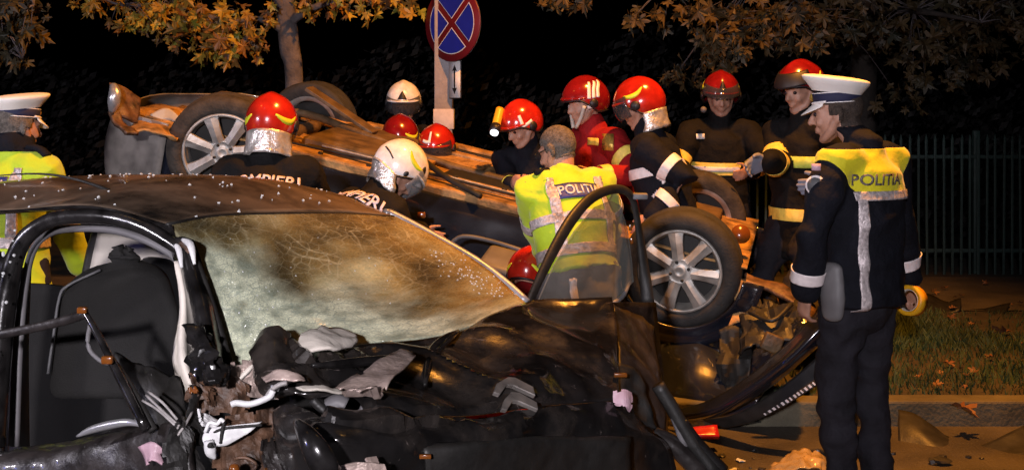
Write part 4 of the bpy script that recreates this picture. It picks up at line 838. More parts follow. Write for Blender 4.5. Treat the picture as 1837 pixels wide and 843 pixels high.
patch('crumpled_bonnet_corner', [[(458, 640, 3.12), (476, 592, 3.16), (515, 600, 3.2), (556, 626, 3.24), (640, 628, 3.36), (720, 618, 3.5)], [(456, 662, 3.06), (490, 630, 3.06), (530, 640, 3.08), (580, 658, 3.14), (650, 650, 3.26), (725, 634, 3.42)], [(462, 690, 3.03), (510, 680, 3.0), (560, 690, 3.02), (610, 694, 3.06), (660, 672, 3.18), (715, 646, 3.34)], [(490, 712, 3.0), (530, 706, 2.97), (570, 704, 2.98), (610, 705, 3.02), (650, 690, 3.1), (690, 668, 3.25)]], 'scuffed', fcar, 50, 34, .008, amp=.055, fr=8, seed=14, edge=.04, sharp=15)
patch('torn_liner', [[(468, 676, 2.99), (500, 664, 2.97), (530, 668, 2.96), (545, 678, 2.97)], [(476, 684, 2.96), (505, 682, 2.95), (530, 682, 2.94), (548, 682, 2.96)]], 'bare', fcar, 16, 5, .005, amp=.012, fr=20)
patch('torn_liner', [[(530, 694, 2.95), (570, 690, 2.96), (620, 704, 3.0)], [(540, 698, 2.93), (580, 700, 2.94), (625, 708, 2.99)]], 'cream', fcar, 16, 4, .005, amp=.008, fr=20)
patch('airbag', [[(540, 600, 3.22), (570, 588, 3.3), (600, 590, 3.36), (640, 600, 3.4)], [(535, 618, 3.16), (570, 605, 3.2), (600, 606, 3.24), (640, 612, 3.32)], [(545, 632, 3.12), (575, 628, 3.14), (605, 628, 3.18), (628, 622, 3.28)]], 'airbag', fcar, 20, 12, .008, amp=.012, fr=12, seed=6)
patch('airbag', [[(430, 672, 3.1), (450, 650, 3.12), (462, 640, 3.16)], [(432, 680, 3.07), (448, 664, 3.08), (460, 655, 3.1)]], 'airbag', fcar, 8, 5, .008, amp=.01, fr=14)
patch('engine_bay', [[(520, 690, 3.25), (620, 690, 3.3), (720, 690, 3.4)], [(520, 760, 3.1), (620, 760, 3.15), (720, 760, 3.2)], [(480, 850, 3.15), (620, 850, 3.1), (720, 850, 3.2)]], 'dark', fcar, 16, 10, .02, amp=.03)
for pts, r, m in [([(590, 730), (605, 722), (620, 728)], .022, 'rubber'), ([(588, 742), (592, 732), (598, 745)], .010, 'pink'), ([(624, 748), (636, 742), (652, 735)], .006, 'white_metal'), ([(650, 742), (656, 730), (664, 742)], .012, 'rubber'), ([(560, 716), (580, 735), (600, 752)], .012, 'plastic')]:
    tube('engine_part', [W(*p, 3.0) for p in pts], r, m, fcar, sides=8)
bump = patch('front_bumper', [[(492, 736, 2.97), (520, 722, 2.94), (560, 732, 2.88), (610, 750, 2.86), (680, 756, 2.90), (760, 752, 2.99), (840, 750, 3.13), (910, 742, 3.25), (1000, 732, 3.42), (1070, 724, 3.56), (1125, 722, 3.68)],
       [(488, 762, 2.93), (525, 752, 2.86), (570, 758, 2.80), (620, 768, 2.79), (690, 770, 2.84), (770, 768, 2.94), (850, 766, 3.08), (915, 760, 3.2), (1005, 750, 3.38), (1085, 748, 3.55), (1160, 760, 3.74)],
       [(494, 800, 2.92), (530, 790, 2.83), (580, 792, 2.76), (630, 795, 2.75), (700, 798, 2.82), (780, 796, 2.92), (860, 794, 3.07), (925, 790, 3.2), (1010, 782, 3.38), (1100, 782, 3.56), (1200, 800, 3.78)],
       [(505, 850, 2.95), (540, 850, 2.86), (600, 850, 2.8), (650, 850, 2.8), (720, 850, 2.86), (800, 850, 2.97), (880, 850, 3.12), (940, 848, 3.25), (1020, 845, 3.42), (1110, 850, 3.6), (1215, 860, 3.8)],
       [(510, 960, 3.0), (550, 960, 2.92), (610, 960, 2.88), (660, 960, 2.88), (730, 960, 2.94), (810, 960, 3.05), (890, 960, 3.2), (950, 960, 3.32), (1030, 960, 3.48), (1120, 960, 3.65), (1220, 960, 3.85)]], 'scuffed', fcar, 84, 44, .01, amp=.042, fr=4.6, seed=31, sharp=14)
tube('bumper_fold', [W(532, 756, 2.72), W(550, 782, 2.67), W(568, 810, 2.64), (592, 852, 2.64)], [.010, .026, .032, .028], 'paint', fcar, sides=14, flat=.8)
tube('bonnet_fold', [W(822, 594, 3.70), W(796, 612, 3.58), W(772, 640, 3.47), W(762, 690, 3.22)], [.006, .018, .020, .006], 'paint', fcar, sides=14, flat=.8)
tube('bonnet_fold', [W(700, 640, 3.28), W(640, 650, 3.18), W(560, 655, 3.06)], [.006, .014, .006], 'paint', fcar, sides=12)
patch('number_plate_panel', [[(755, 800, 2.93), (860, 792, 3.0), (1000, 782, 3.30), (1130, 784, 3.55)], [(760, 812, 2.90), (860, 806, 2.99), (1000, 798, 3.28), (1130, 800, 3.53)], [(765, 860, 2.92), (860, 860, 3.02), (1000, 850, 3.3), (1130, 850, 3.56)]], 'plastic', fcar, 30, 10, .01, amp=.01, fr=8, seed=3).name = 'grille'
for (pts, m, s) in [([[(600, 838, 2.70), (640, 828, 2.70), (690, 832, 2.72)], [(595, 860, 2.70), (640, 860, 2.7), (700, 860, 2.72)]], 'bare', 2), ([[(655, 822, 2.72), (675, 818, 2.74)], [(660, 836, 2.71), (680, 832, 2.73)]], 'bare', 3)]:
    patch('bumper_tear', pts, m, fcar, 12, 6, .006, amp=.012, fr=16, seed=s, smooth=False)
bm = bmesh.new(); box(bm, W(763, 818, 2.88), (.014, .006, .005), bev=.002); obj('indicator_lens', bm, 'amber', fcar)
# emblem: two stacked chevrons, lying on the bonnet
bb = bvh(bon)
eye = V((0, 0, CAM_H))
def on_bonnet(px, py, lift=.012):
    d = (W(px, py, 3) - eye).normalized(); h = bb.ray_cast(eye, d)
    return (h[0] - d * lift) if h[0] is not None else W(px, py, 3.3)
pl0 = [on_bonnet(*p) for p in ((888, 705), (955, 705), (920, 725))]
emn = (pl0[1] - pl0[0]).cross(pl0[2] - pl0[0]).normalized(); emo = sum(pl0, V()) / 3
if emn.y > 0: emn = -emn
def on_plane(px, py):
    d = (W(px, py, 3) - eye).normalized(); t = (emo + emn * .014 - eye).dot(emn) / d.dot(emn); return eye + d * t
em = None
for c in ([(884, 706), (890, 690), (910, 678), (922, 679), (955, 696), (959, 712), (920, 694), (908, 692), (895, 710)], [(898, 736), (904, 718), (916, 705), (930, 706), (962, 724), (964, 737), (928, 722), (918, 721), (908, 738)]):
    bm = bmesh.new(); vs = [bm.verts.new(on_plane(*p)) for p in c]; bm.faces.new(vs); bmesh.ops.triangulate(bm, faces=bm.faces)
    o = solid(obj('emblem_chevron', bm, 'chrome', fcar, smooth=False), .014); o.modifiers.new('edge', 'BEVEL').width = .002
patch('broken_headlight', [[(1100, 702, 3.60), (1118, 699, 3.6), (1132, 704, 3.62)], [(1101, 720, 3.59), (1118, 718, 3.58), (1134, 718, 3.61)], [(1106, 726, 3.59), (1120, 728, 3.58), (1128, 738, 3.6)]], 'pink', fcar, 10, 10, .008, amp=.006, fr=30, seed=2, smooth=False, jag=.15)
patch('headlight_socket', [[(1090, 660, 3.8), (1120, 650, 3.85), (1150, 680, 3.9)], [(1095, 700, 3.75), (1130, 700, 3.8), (1165, 720, 3.85)], [(1100, 745, 3.7), (1140, 750, 3.75), (1180, 770, 3.85)]], 'plastic', fcar, 14, 14, .012, amp=.04, fr=10, seed=6)
bm = bmesh.new(); box(bm, W(1113, 672, 3.74), (.02, .008, .006), bev=.002); obj('indicator_lens', bm, 'amber', fcar)
for pts, r, m in [([(1180, 690), (1205, 730), (1240, 790), (1285, 850)], .022, 'plastic'), ([(1190, 705), (1215, 760), (1228, 800)], .014, 'rubber'), ([(1170, 780), (1210, 800), (1260, 850)], .03, 'paint_dull'), ([(1225, 755), (1250, 790), (1300, 843)], .016, 'paint')]:
    tube('crushed_wing_strut', [W(*p, 3.85) for p in pts], r, m, fcar, sides=8)
patch('far_wing', [[(1098, 545, 4.25), (1130, 560, 4.32), (1165, 590, 4.4)], [(1108, 640, 3.95), (1140, 650, 4.05), (1180, 680, 4.15)], [(1112, 720, 3.8), (1150, 740, 3.9), (1195, 770, 4.0)], [(1120, 800, 3.85), (1165, 820, 3.95), (1210, 850, 4.05)]], 'paint_dull', fcar, 20, 24, .012, amp=.03, fr=6, seed=16)
# open far door
dr = empty('open_door', W(960, 540, 4.3), parent=fcar)
fo = [(948, 545, 4.28), (968, 500, 4.33), (995, 445, 4.42), (1026, 393, 4.53), (1060, 356, 4.67), (1098, 340, 4.84), (1124, 344, 4.93), (1137, 364, 4.97), (1146, 412, 5.01), (1155, 480, 5.03), (1162, 545, 5.03)]
tube('window_frame', [W(*p) for p in fo], [.017, .021, .026, .027, .023, .019, .018, .018, .020, .023, .027], 'plastic', dr, sides=12, steps=60, flat=.62)
gl = [(965, 540, 4.30), (992, 478, 4.38), (1030, 415, 4.5), (1066, 372, 4.66), (1095, 360, 4.8), (1112, 368, 4.9), (1125, 410, 4.98), (1133, 470, 5.0), (1136, 505, 5.0), (1100, 540, 4.85)]
bm = bmesh.new(); bm.faces.new([bm.verts.new(W(*p)) for p in gl]); bmesh.ops.triangulate(bm, faces=bm.faces); solid(obj('glass', bm, 'glass', dr, smooth=False), .005)
patch('door_shell', [[(945, 540, 4.28), (1030, 542, 4.58), (1100, 542, 4.82), (1165, 542, 5.05)], [(945, 600, 4.24), (1030, 610, 4.55), (1100, 620, 4.8), (1175, 630, 5.05)], [(955, 700, 4.24), (1040, 720, 4.56), (1110, 725, 4.8), (1185, 730, 5.06)], [(975, 800, 4.3), (1050, 800, 4.6), (1115, 800, 4.83), (1188, 800, 5.08)]], 'paint', dr, 24, 24, .06)
bm = bmesh.new(); box(bm, W(1148, 352, 4.95), (.03, .03, .012), bev=.005)
tube_bm(bm, [W(1130, 500, 5.0), W(1118, 530, 4.92), W(1098, 545, 4.84)], .010); obj('window_seal', bm, 'rubber', dr)
for py in (408, 432):
    bm = bmesh.new(); box(bm, W(1131 + (py - 408) * .1, py, 4.955), (.006, .005, .012), bev=.002); obj('door_latch', bm, 'amber', dr)

# ------------------------------------------------------------------ people
UP = V((0, 0, 1))
def limb(bm, pts, rad, fr=None, n=16, round_=True, k0=1.0):
    """closed tapered limb: rad = r or (r across, r deep); fr = (across, deep) directions for flattened sections"""
    P = [p.copy() for p in pts]; Rr = [(r, r) if isinstance(r, (int, float)) else r for r in rad]
    secs = []
    if round_:
        d0 = (P[0] - P[1]).normalized(); d1 = (P[-1] - P[-2]).normalized()
        pre = [(P[0] + d0 * k0 * min(Rr[0]) * math.sin(a), (Rr[0][0] * math.cos(a), Rr[0][1] * math.cos(a))) for a in (1.35, .95, .5)]
        post = [(P[-1] + d1 * min(Rr[-1]) * math.sin(a), (Rr[-1][0] * math.cos(a), Rr[-1][1] * math.cos(a))) for a in (.5, .95, 1.35)]
        secs = pre + list(zip(P, Rr)) + post
    else: secs = list(zip(P, Rr))
    rings = []
    for i, (p, r) in enumerate(secs):
        if fr: x, y = fr
        else:
            d = secs[min(i + 1, len(secs) - 1)][0] - secs[max(i - 1, 0)][0]; x, y = frame_of(d, V((.13, .31, .94)))
        rings.append([bm.verts.new(p + x * r[0] * math.cos(a) + y * r[1] * math.sin(a)) for a in [k * 2 * math.pi / n for k in range(n)]])
    for a, b_ in zip(rings, rings[1:]):
        for k in range(n): bm.faces.new((a[k], a[(k + 1) % n], b_[(k + 1) % n], b_[k]))
    bm.faces.new(rings[0][::-1]); bm.faces.new(rings[-1])
def ell(bm, c, ax, r, n=2):
    q = bmesh.ops.create_icosphere(bm, subdivisions=n, radius=1.0)
    m = Matrix((ax[0] * r[0], ax[1] * r[1], ax[2] * r[2])).transposed().to_4x4(); m.translation = c
    bmesh.ops.transform(bm, matrix=m, verts=q['verts'])
def fuse(name, bm, voxel, m, parent, smooth=3, fold=0.0, ffr=9.0, seed=0):
    """join overlapping limbs into one continuous skin"""
    bmesh.ops.recalc_face_normals(bm, faces=bm.faces)
    me = bpy.data.meshes.new('tmp'); bm.to_mesh(me); bm.free()
    o = bpy.data.objects.new('tmp', me)
    r = o.modifiers.new('r', 'REMESH'); r.mode = 'VOXEL'; r.voxel_size = voxel
    s = o.modifiers.new('s', 'SMOOTH'); s.iterations = smooth; s.factor = 0.5
    me2 = evaluated_mesh(o); bpy.data.meshes.remove(me)
    if fold:
        sd = V((seed * 3.7, seed * 1.9, seed * 5.1))
        cs = [v.co.copy() for v in me2.vertices]; ns = [v.normal.copy() for v in me2.vertices]; out = []
        for q, nn in zip(cs, ns):
            a = 1 - abs(noise.noise(V((q.x * ffr * .7, q.y * ffr * .7, q.z * ffr)) + sd)) * 2.4
            b_ = noise.noise(V((q.x * ffr * .5 + q.z * ffr * .6, q.y * ffr * .5, q.z * ffr * .5)) + sd * 2)
            out.extend(q + nn * (fold * (a * .6 + b_)))
        me2.vertices.foreach_set('co', out)
        me2.update()
    return link(name, me2, m, parent)
def seg_d(p, a, b_):
    ab = b_ - a; t = max(0, min(1, (p - a).dot(ab) / max(ab.length_squared, 1e-9))); return (p - a - ab * t).length
def cut_shell(src, planes, keep, name, m, parent, off=0.004):
    """a strip of cloth lying on a garment: the part of src inside the planes (point, normal pointing out)"""
    bm = bmesh.new(); bm.from_mesh(src.data); bm.normal_update()
    for v in bm.verts: v.co += v.normal * off
    bm.transform(Matrix())
    for co, no in planes:
        bmesh.ops.bisect_plane(bm, geom=bm.verts[:] + bm.edges[:] + bm.faces[:], plane_co=co, plane_no=no, clear_outer=True)
    if keep:
        bad = [f for f in bm.faces if not keep(f.calc_center_median())]
        bmesh.ops.delete(bm, geom=bad, context='FACES')
    if not bm.faces: bm.free(); return None
    o = obj(name, bm, m, parent); solid(o, .003, 1.0); return o
def ik(a, t, l1, l2, pole):
    d = t - a; D = d.length
    if D > (l1 + l2) * .998: d = d * ((l1 + l2) * .998 / D); D = d.length
    c = (l1 * l1 + D * D - l2 * l2) / (2 * l1 * D); c = max(-1, min(1, c)); u = d.normalized()
    p = (pole - u * pole.dot(u)).normalized()
    return a + u * l1 * c + p * l1 * math.sqrt(1 - c * c), a + d
def add_hand(bm, wr, D, T, N, curl=0.5, s=1.0, fat=1.0):
    """palm, four fingers of different lengths and a thumb; D along the hand, T towards the thumb, N out of the palm"""
    limb(bm, [wr - D * .02, wr + D * .03 * s, wr + D * .085 * s], [(.027 * fat * s, .02 * fat * s), (.038 * fat * s, .017 * fat * s), (.040 * fat * s, .014 * fat * s)], fr=(T, N))
    for k, (off, ln) in enumerate(((.030, .072), (.010, .080), (-.010, .074), (-.029, .058))):
        p = wr + D * .082 * s + T * off * s; d = (D + T * off * 2).normalized(); P = [p]
        for j, f in enumerate((.45, .32, .23)):
            a = curl * (.55 + .25 * j + .08 * k); d = (d * math.cos(a) + N * math.sin(a)).normalized(); P.append(P[-1] + d * ln * f * s)
        limb(bm, P, [.0098 * fat * s, .0090 * fat * s, .0082 * fat * s, .0070 * fat * s], n=10)
    P = [wr + D * .018 * s + T * .022 * s]; d = (D * .62 + T * .75 + N * .25).normalized()
    P.append(P[0] + d * .038 * s); d = (D * .85 + T * .35 + N * (.2 + curl * .5)).normalized(); P.append(P[1] + d * .030 * s); P.append(P[2] + (d + N * curl * .5).normalized() * .024 * s)
    limb(bm, P, [.0135 * fat * s, .0115 * fat * s, .0100 * fat * s, .008 * fat * s], n=10)

def head_mt(c, fdir, roll=0.0, s=1.0):
    f = fdir.normalized(); x = f.cross(UP)
    x.normalize(); u = x.cross(f).normalized()
    m = Matrix((x, f, u)).transposed() @ Matrix.Rotation(roll, 3, 'Y')
    m = (m * s).to_4x4(); m.translation = c; return m
def add_head(bm, hm, neck):
    ax = [(hm.to_3x3() @ V(a)) for a in ((1, 0, 0), (0, 1, 0), (0, 0, 1))]
    p = lambda x, y, z: hm @ V((x, y, z))
    ell(bm, p(0, -.012, .035), ax, (.074, .094, .090), 3)
    ell(bm, p(0, .030, -.005), ax, (.064, .066, .085), 3)
    limb(bm, [p(0, .020, -.045), p(0, .052, -.085)], [.050, .030], n=14)
    ell(bm, p(0, .066, -.098), ax, (.026, .022, .018))
    for s in (-1, 1):
        limb(bm, [p(s * .062, .005, -.03), p(s * .050, .025, -.068), p(s * .025, .060, -.094)], [.020, .020, .017], n=10)
        ell(bm, p(s * .037, .066, -.028), ax, (.022, .020, .020))
        limb(bm, [p(s * .014, .088, .030), p(s * .034, .083, .034), p(s * .052, .066, .026)], [.009, .010, .008], n=8)
        ell(bm, p(s * .078, -.012, -.004), ax, (.010, .021, .034)); ell(bm, p(s * .082, -.019, .008), ax, (.007, .016, .022))
    limb(bm, [p(0, .088, .026), p(0, .102, .0), p(0, .114, -.022)], [.009, .012, .014], n=10)
    for s in (-1, 1): ell(bm, p(s * .011, .100, -.026), ax, (.009, .010, .008))
    limb(bm, [p(-.020, .085, -.054), p(0, .094, -.051), p(.020, .085, -.054)], [.006, .008, .006], n=8)
    limb(bm, [p(-.018, .084, -.064), p(0, .092, -.065), p(.018, .084, -.064)], [.006, .009, .006], n=8)
    limb(bm, [neck, (neck + p(0, -.02, -.05)) / 2, p(0, -.022, -.03)], [.062, .054, .058], n=14)

class Person: pass
def person(label, hc, face, lean, hdir=None, side=0.0, s=1.0, z0=0.0, arms=None, foot=0.0, stance=.11, jacket='coat', hem=-.16, bulk=1.0, trouser='trouser', group='emergency workers at the crash',
           vox=.009, fold=.014, cuff=.03, knees=None, roll=0.0, hand_curl=.5, seed=1, collar=1.0, feet=None, gloves=None, torso_only=False, shw=.185, neckf=0.0, neck=.165, tb=1.0):
    q = Person(); F = V((face[0], face[1], 0)).normalized(); Rt = F.cross(UP).normalized()
    th = R_(lean); S = (UP * math.cos(th) + F * math.sin(th)); S = (S + Rt * math.tan(R_(side))).normalized()
    FB = (F - S * F.dot(S)).normalized(); RB = FB.cross(S).normalized()
    hd = V(hdir) if hdir is not None else F
    neckv = (S * .8 + UP * .3 + FB * .12).normalized() * neck * s + F * neckf
    nb = hc - neckv - hd.normalized() * .015; pel = nb - S * .53 * s
    q.__dict__.update(F=F, R=Rt, S=S, FB=FB, RB=RB, nb=nb, pel=pel, hc=hc, s=s, hm=head_mt(hc, hd, roll, s))
    at = lambda u, r=0, f=0: pel + (S * u + RB * r + FB * f) * s
    q.at = at
    root = empty('person', V((pel.x, pel.y, z0)), label, 'person', group); q.root = root
    q.sh, q.el, q.wr = {}, {}, {}
    arms = arms or {}
    for sd, sg in (('L', -1), ('R', 1)):
        sh = at(.465, sg * shw); a = arms.get(sd) or {}
        t = a.get('t', sh + (-UP * .50 + Rt * sg * .10 + F * .06) * s)
        pole = V(a['pole']) if 'pole' in a else (-F + Rt * sg * .5 - UP * .1)
        q.sh[sd] = sh; q.el[sd], q.wr[sd] = ik(sh, t, .30 * s, .265 * s, pole)
    q.hip, q.kn, q.an = {}, {}, {}
    for sd, sg in (('L', -1), ('R', 1)):
        l1, l2 = .45 * s, .43 * s; hp = at(-.02, sg * .095); an = V((pel.x, pel.y, z0 + .09 * s)) + Rt * sg * stance + F * (foot + (.05 if sd == 'L' else -.02))
        if feet and sd in feet: an = feet[sd]
        q.hip[sd] = hp; D = (an - hp).length
        if D > .70 * s: l1, l2 = D * .514, D * .492
        kn, an2 = ik(hp, an, l1, l2, F + Rt * sg * .15); q.kn[sd] = kn; q.an[sd] = an
    # body: one continuous skin from head to toes, hands with fingers
    bm = bmesh.new(); add_head(bm, q.hm, nb)
    limb(bm, [at(-.05), at(.15), at(.32), at(.45), at(.53)], [(.145 * s, .10 * s), (.13 * s, .095 * s), (.155 * s, .105 * s), (.14 * s, .085 * s), (.06 * s, .055 * s)], fr=(RB, FB))
    for sd, sg in (('L', -1), ('R', 1)):
        limb(bm, [at(.46, sg * .08), q.sh[sd], q.sh[sd].lerp(q.el[sd], .5), q.el[sd], q.el[sd].lerp(q.wr[sd], .4), q.wr[sd]], [.055 * s, .05 * s, .045 * s, .037 * s, .036 * s, .026 * s])
        limb(bm, [q.hip[sd], q.hip[sd].lerp(q.kn[sd], .5), q.kn[sd], q.kn[sd].lerp(q.an[sd], .4), q.an[sd]], [.085 * s, .075 * s, .052 * s, .05 * s, .035 * s])
        limb(bm, [q.an[sd] - UP * .04 * s - F * .03, q.an[sd] - UP * .055 * s + F * .13 * s], [.034 * s, .028 * s])
        D = (q.wr[sd] - q.el[sd]).normalized(); a = arms.get(sd) or {}
        D = V(a['hd']).normalized() if 'hd' in a else D
        N = V(a['N']) if 'N' in a else (-Rt * sg - F * .2)
        N = (N - D * N.dot(D)).normalized(); Tn = D.cross(N).normalized(); Tw = V(a['thumb']) if 'thumb' in a else F
        if Tn.dot(Tw) < 0: Tn = -Tn
        add_hand(bm, q.wr[sd] + D * .015, D, Tn, N, a.get('curl', hand_curl), s)
        if gloves:
            b2 = bmesh.new(); add_hand(b2, q.wr[sd] + D * .012, D, Tn, N, a.get('curl', hand_curl), s * 1.03, 1.28); fuse('glove', b2, .006, gloves, root, 2)
    q.body = fuse('body', bm, vox, 'skin', root, 4)
    # trousers and boots
    if not torso_only:
        bm = bmesh.new()
        limb(bm, [at(min(.10, hem + .05)), at(-.03), at(-.10)], [(.150 * s, .112 * s), (.160 * s, .122 * s), (.155 * s, .122 * s)], fr=(RB, FB))
        for sd, sg in (('L', -1), ('R', 1)):
            limb(bm, [q.hip[sd] + UP * .02, q.hip[sd].lerp(q.kn[sd], .5), q.kn[sd], q.kn[sd].lerp(q.an[sd], .5), q.an[sd] + UP * .0], [.108 * s * tb, .098 * s * tb, .080 * s * tb, .078 * s * tb, .074 * s * tb])
        q.trousers = fuse('trousers', bm, .014, trouser, root, 2, fold * 1.5, 12, seed)
        for sd, sg in (('L', -1), ('R', 1)):
            bm = bmesh.new(); a = q.an[sd]
            limb(bm, [a + UP * .06, a - UP * .03 * s], [.052 * s, .05 * s]); limb(bm, [a - UP * .045 * s - F * .05, a - UP * .045 * s + F * .06, a - UP * .06 * s + F * .17 * s], [(.04 * s, .04 * s), (.048 * s, .045 * s), (.04 * s, .028 * s)])
            fuse('boot', bm, .010, 'boot', root, 2)
    # jacket
    b = bulk; bm = bmesh.new()
    limb(bm, [at(hem), at(hem * .4), at(.12), at(.30), at(.42), at(.49)], [(.195 * s * b, .150 * s * b), (.188 * s * b, .146 * s * b), (.178 * s * b, .138 * s * b), (.192 * s * b, .142 * s * b), (.168 * s * b, .118 * s * b), (.095 * s, .085 * s)], fr=(RB, FB), n=24, k0=.12)
    if collar: limb(bm, [at(.48, 0, .005), nb + S * .03 * s, nb + neckv * .38 * collar], [(.082 * s, .08 * s), (.076 * s, .078 * s), (.072 * s, .076 * s)], fr=(RB, FB))
    for sd, sg in (('L', -1), ('R', 1)):
        w2 = q.el[sd].lerp(q.wr[sd], .96)
        limb(bm, [at(.455, sg * .09), at(.462, sg * .15), q.sh[sd], q.sh[sd].lerp(q.el[sd], .5), q.el[sd], q.el[sd].lerp(w2, .5), w2], [.078 * s * b, .082 * s * b, .080 * s * b, .072 * s * b, .064 * s * b, .057 * s * b, (.047 + cuff * .2) * s * b])
    q.jacket = fuse('jacket', bm, .011, jacket, root, 3, fold, 8.5, seed)
    # which bone a point of the jacket lies on
    def part(p):
        d = {'T': min(seg_d(p, at(-.1), at(.45)) - .155 * s, seg_d(p, at(.3, -.08), at(.3, .08)) - .13 * s)}
        for sd in 'LR': d[sd] = min(seg_d(p, q.sh[sd], q.el[sd]) - .075 * s, seg_d(p, q.el[sd], q.wr[sd]) - .055 * s)
        return min(d, key=d.get)
    q.part = part
    return q
def arm_band(q, sd, u, hw, m, name='reflective_band', wide=True):
    """u 0..1 shoulder-elbow, 1..2 elbow-wrist"""
    a, b_ = (q.sh[sd], q.el[sd]) if u < 1 else (q.el[sd], q.wr[sd]); c = a.lerp(b_, u % 1 if u < 2 else 1); ax = (b_ - a).normalized()
    return cut_shell(q.jacket, [(c + ax * hw, ax), (c - ax * hw, -ax)], lambda p: q.part(p) == sd and (p - c).length < .16, name, m, q.jacket)
def torso_band(q, u, hw, m, tilt=None, name='reflective_band'):
    c = q.at(u); ax = q.S
    return cut_shell(q.jacket, [(c + ax * hw, ax), (c - ax * hw, -ax)], lambda p: q.part(p) == 'T', name, m, q.jacket)
def back_strip(q, r0, r1, u0, u1, m, back=True, name='reflective_strip'):
    sg = -1 if back else 1
    return cut_shell(q.jacket, [(q.at(0, r1), q.RB), (q.at(0, r0), -q.RB), (q.at(u1), q.S), (q.at(u0), -q.S), (q.at(0), -q.FB * sg)], lambda p: q.part(p) == 'T', name, m, q.jacket)
def projector(src, ray):
    t = bvh(src); iv = ray.normalized()
    def f(p, lift):
        h = t.ray_cast(p - iv * .4, iv)
        return (h[0] if h[0] is not None else p) - iv * lift
    return f
def text_bm(s, size, bold=.012, sx=1.0):
    cu = bpy.data.curves.new('t', 'FONT'); cu.body = s; cu.size = size; cu.offset = bold * size; cu.align_x = 'CENTER'; cu.align_y = 'CENTER'; cu.resolution_u = 4
    me = evaluated_mesh(bpy.data.objects.new('t', cu)); bpy.data.curves.remove(cu)
    bm = bmesh.new(); bm.from_mesh(me); bpy.data.meshes.remove(me)
    for v in bm.verts: v.co.x *= sx
    bmesh.ops.triangulate(bm, faces=bm.faces)
    bmesh.ops.subdivide_edges(bm, edges=[e for e in bm.edges if e.calc_length() > size * .25], cuts=1)
    return bm
def back_text(q, s, u, r, size, m, lift=.008, sx=1.0, bold=.02, tilt=0.0, arc=0.0, parent=None):
    pr = projector(q.jacket, q.FB); bm = text_bm(s, size, bold, sx); c, sn = math.cos(tilt), math.sin(tilt)
    for v in bm.verts:
        x, y = v.co.x, v.co.y + arc * v.co.x ** 2; x, y = x * c - y * sn, x * sn + y * c
        v.co = pr(q.at(u, r) + q.RB * x + q.S * y - q.FB * .3, lift)
    return solid(obj('lettering', bm, m, parent or q.jacket, smooth=False), .002)
def back_panel(q, u, r, w, h, m, lift=.005, tilt=0.0):
    pr = projector(q.jacket, q.FB); bm = bmesh.new(); c, sn = math.cos(tilt), math.sin(tilt); G = []
    for j in range(7):
        row = []
        for i in range(15):
            x, y = (i / 14 - .5) * w, (j / 6 - .5) * h; x, y = x * c - y * sn, x * sn + y * c
            row.append(pr(q.at(u, r) + q.RB * x + q.S * y - q.FB * .3, lift))
        G.append(row)
    grid_mesh(bm, G); return solid(obj('name_panel', bm, m, q.jacket), .002)
def hair(q, m, low=-.035, back_low=-.06, off=.004):
    p = q.hm; i = p.inverted()
    def keep(c):
        l = i @ c
        return l.z > (.045 + (.02 if l.y > .05 else 0) if l.y > .02 else (.0 if l.y > -.02 else back_low)) and not (l.y > .0 and l.z < .05 and abs(l.x) < .05)
    return cut_shell(q.body, [(p @ V((0, 0, back_low - .01)), (p.to_3x3() @ V((0, 0, -1))))], keep, 'hair', m, q.root, off)

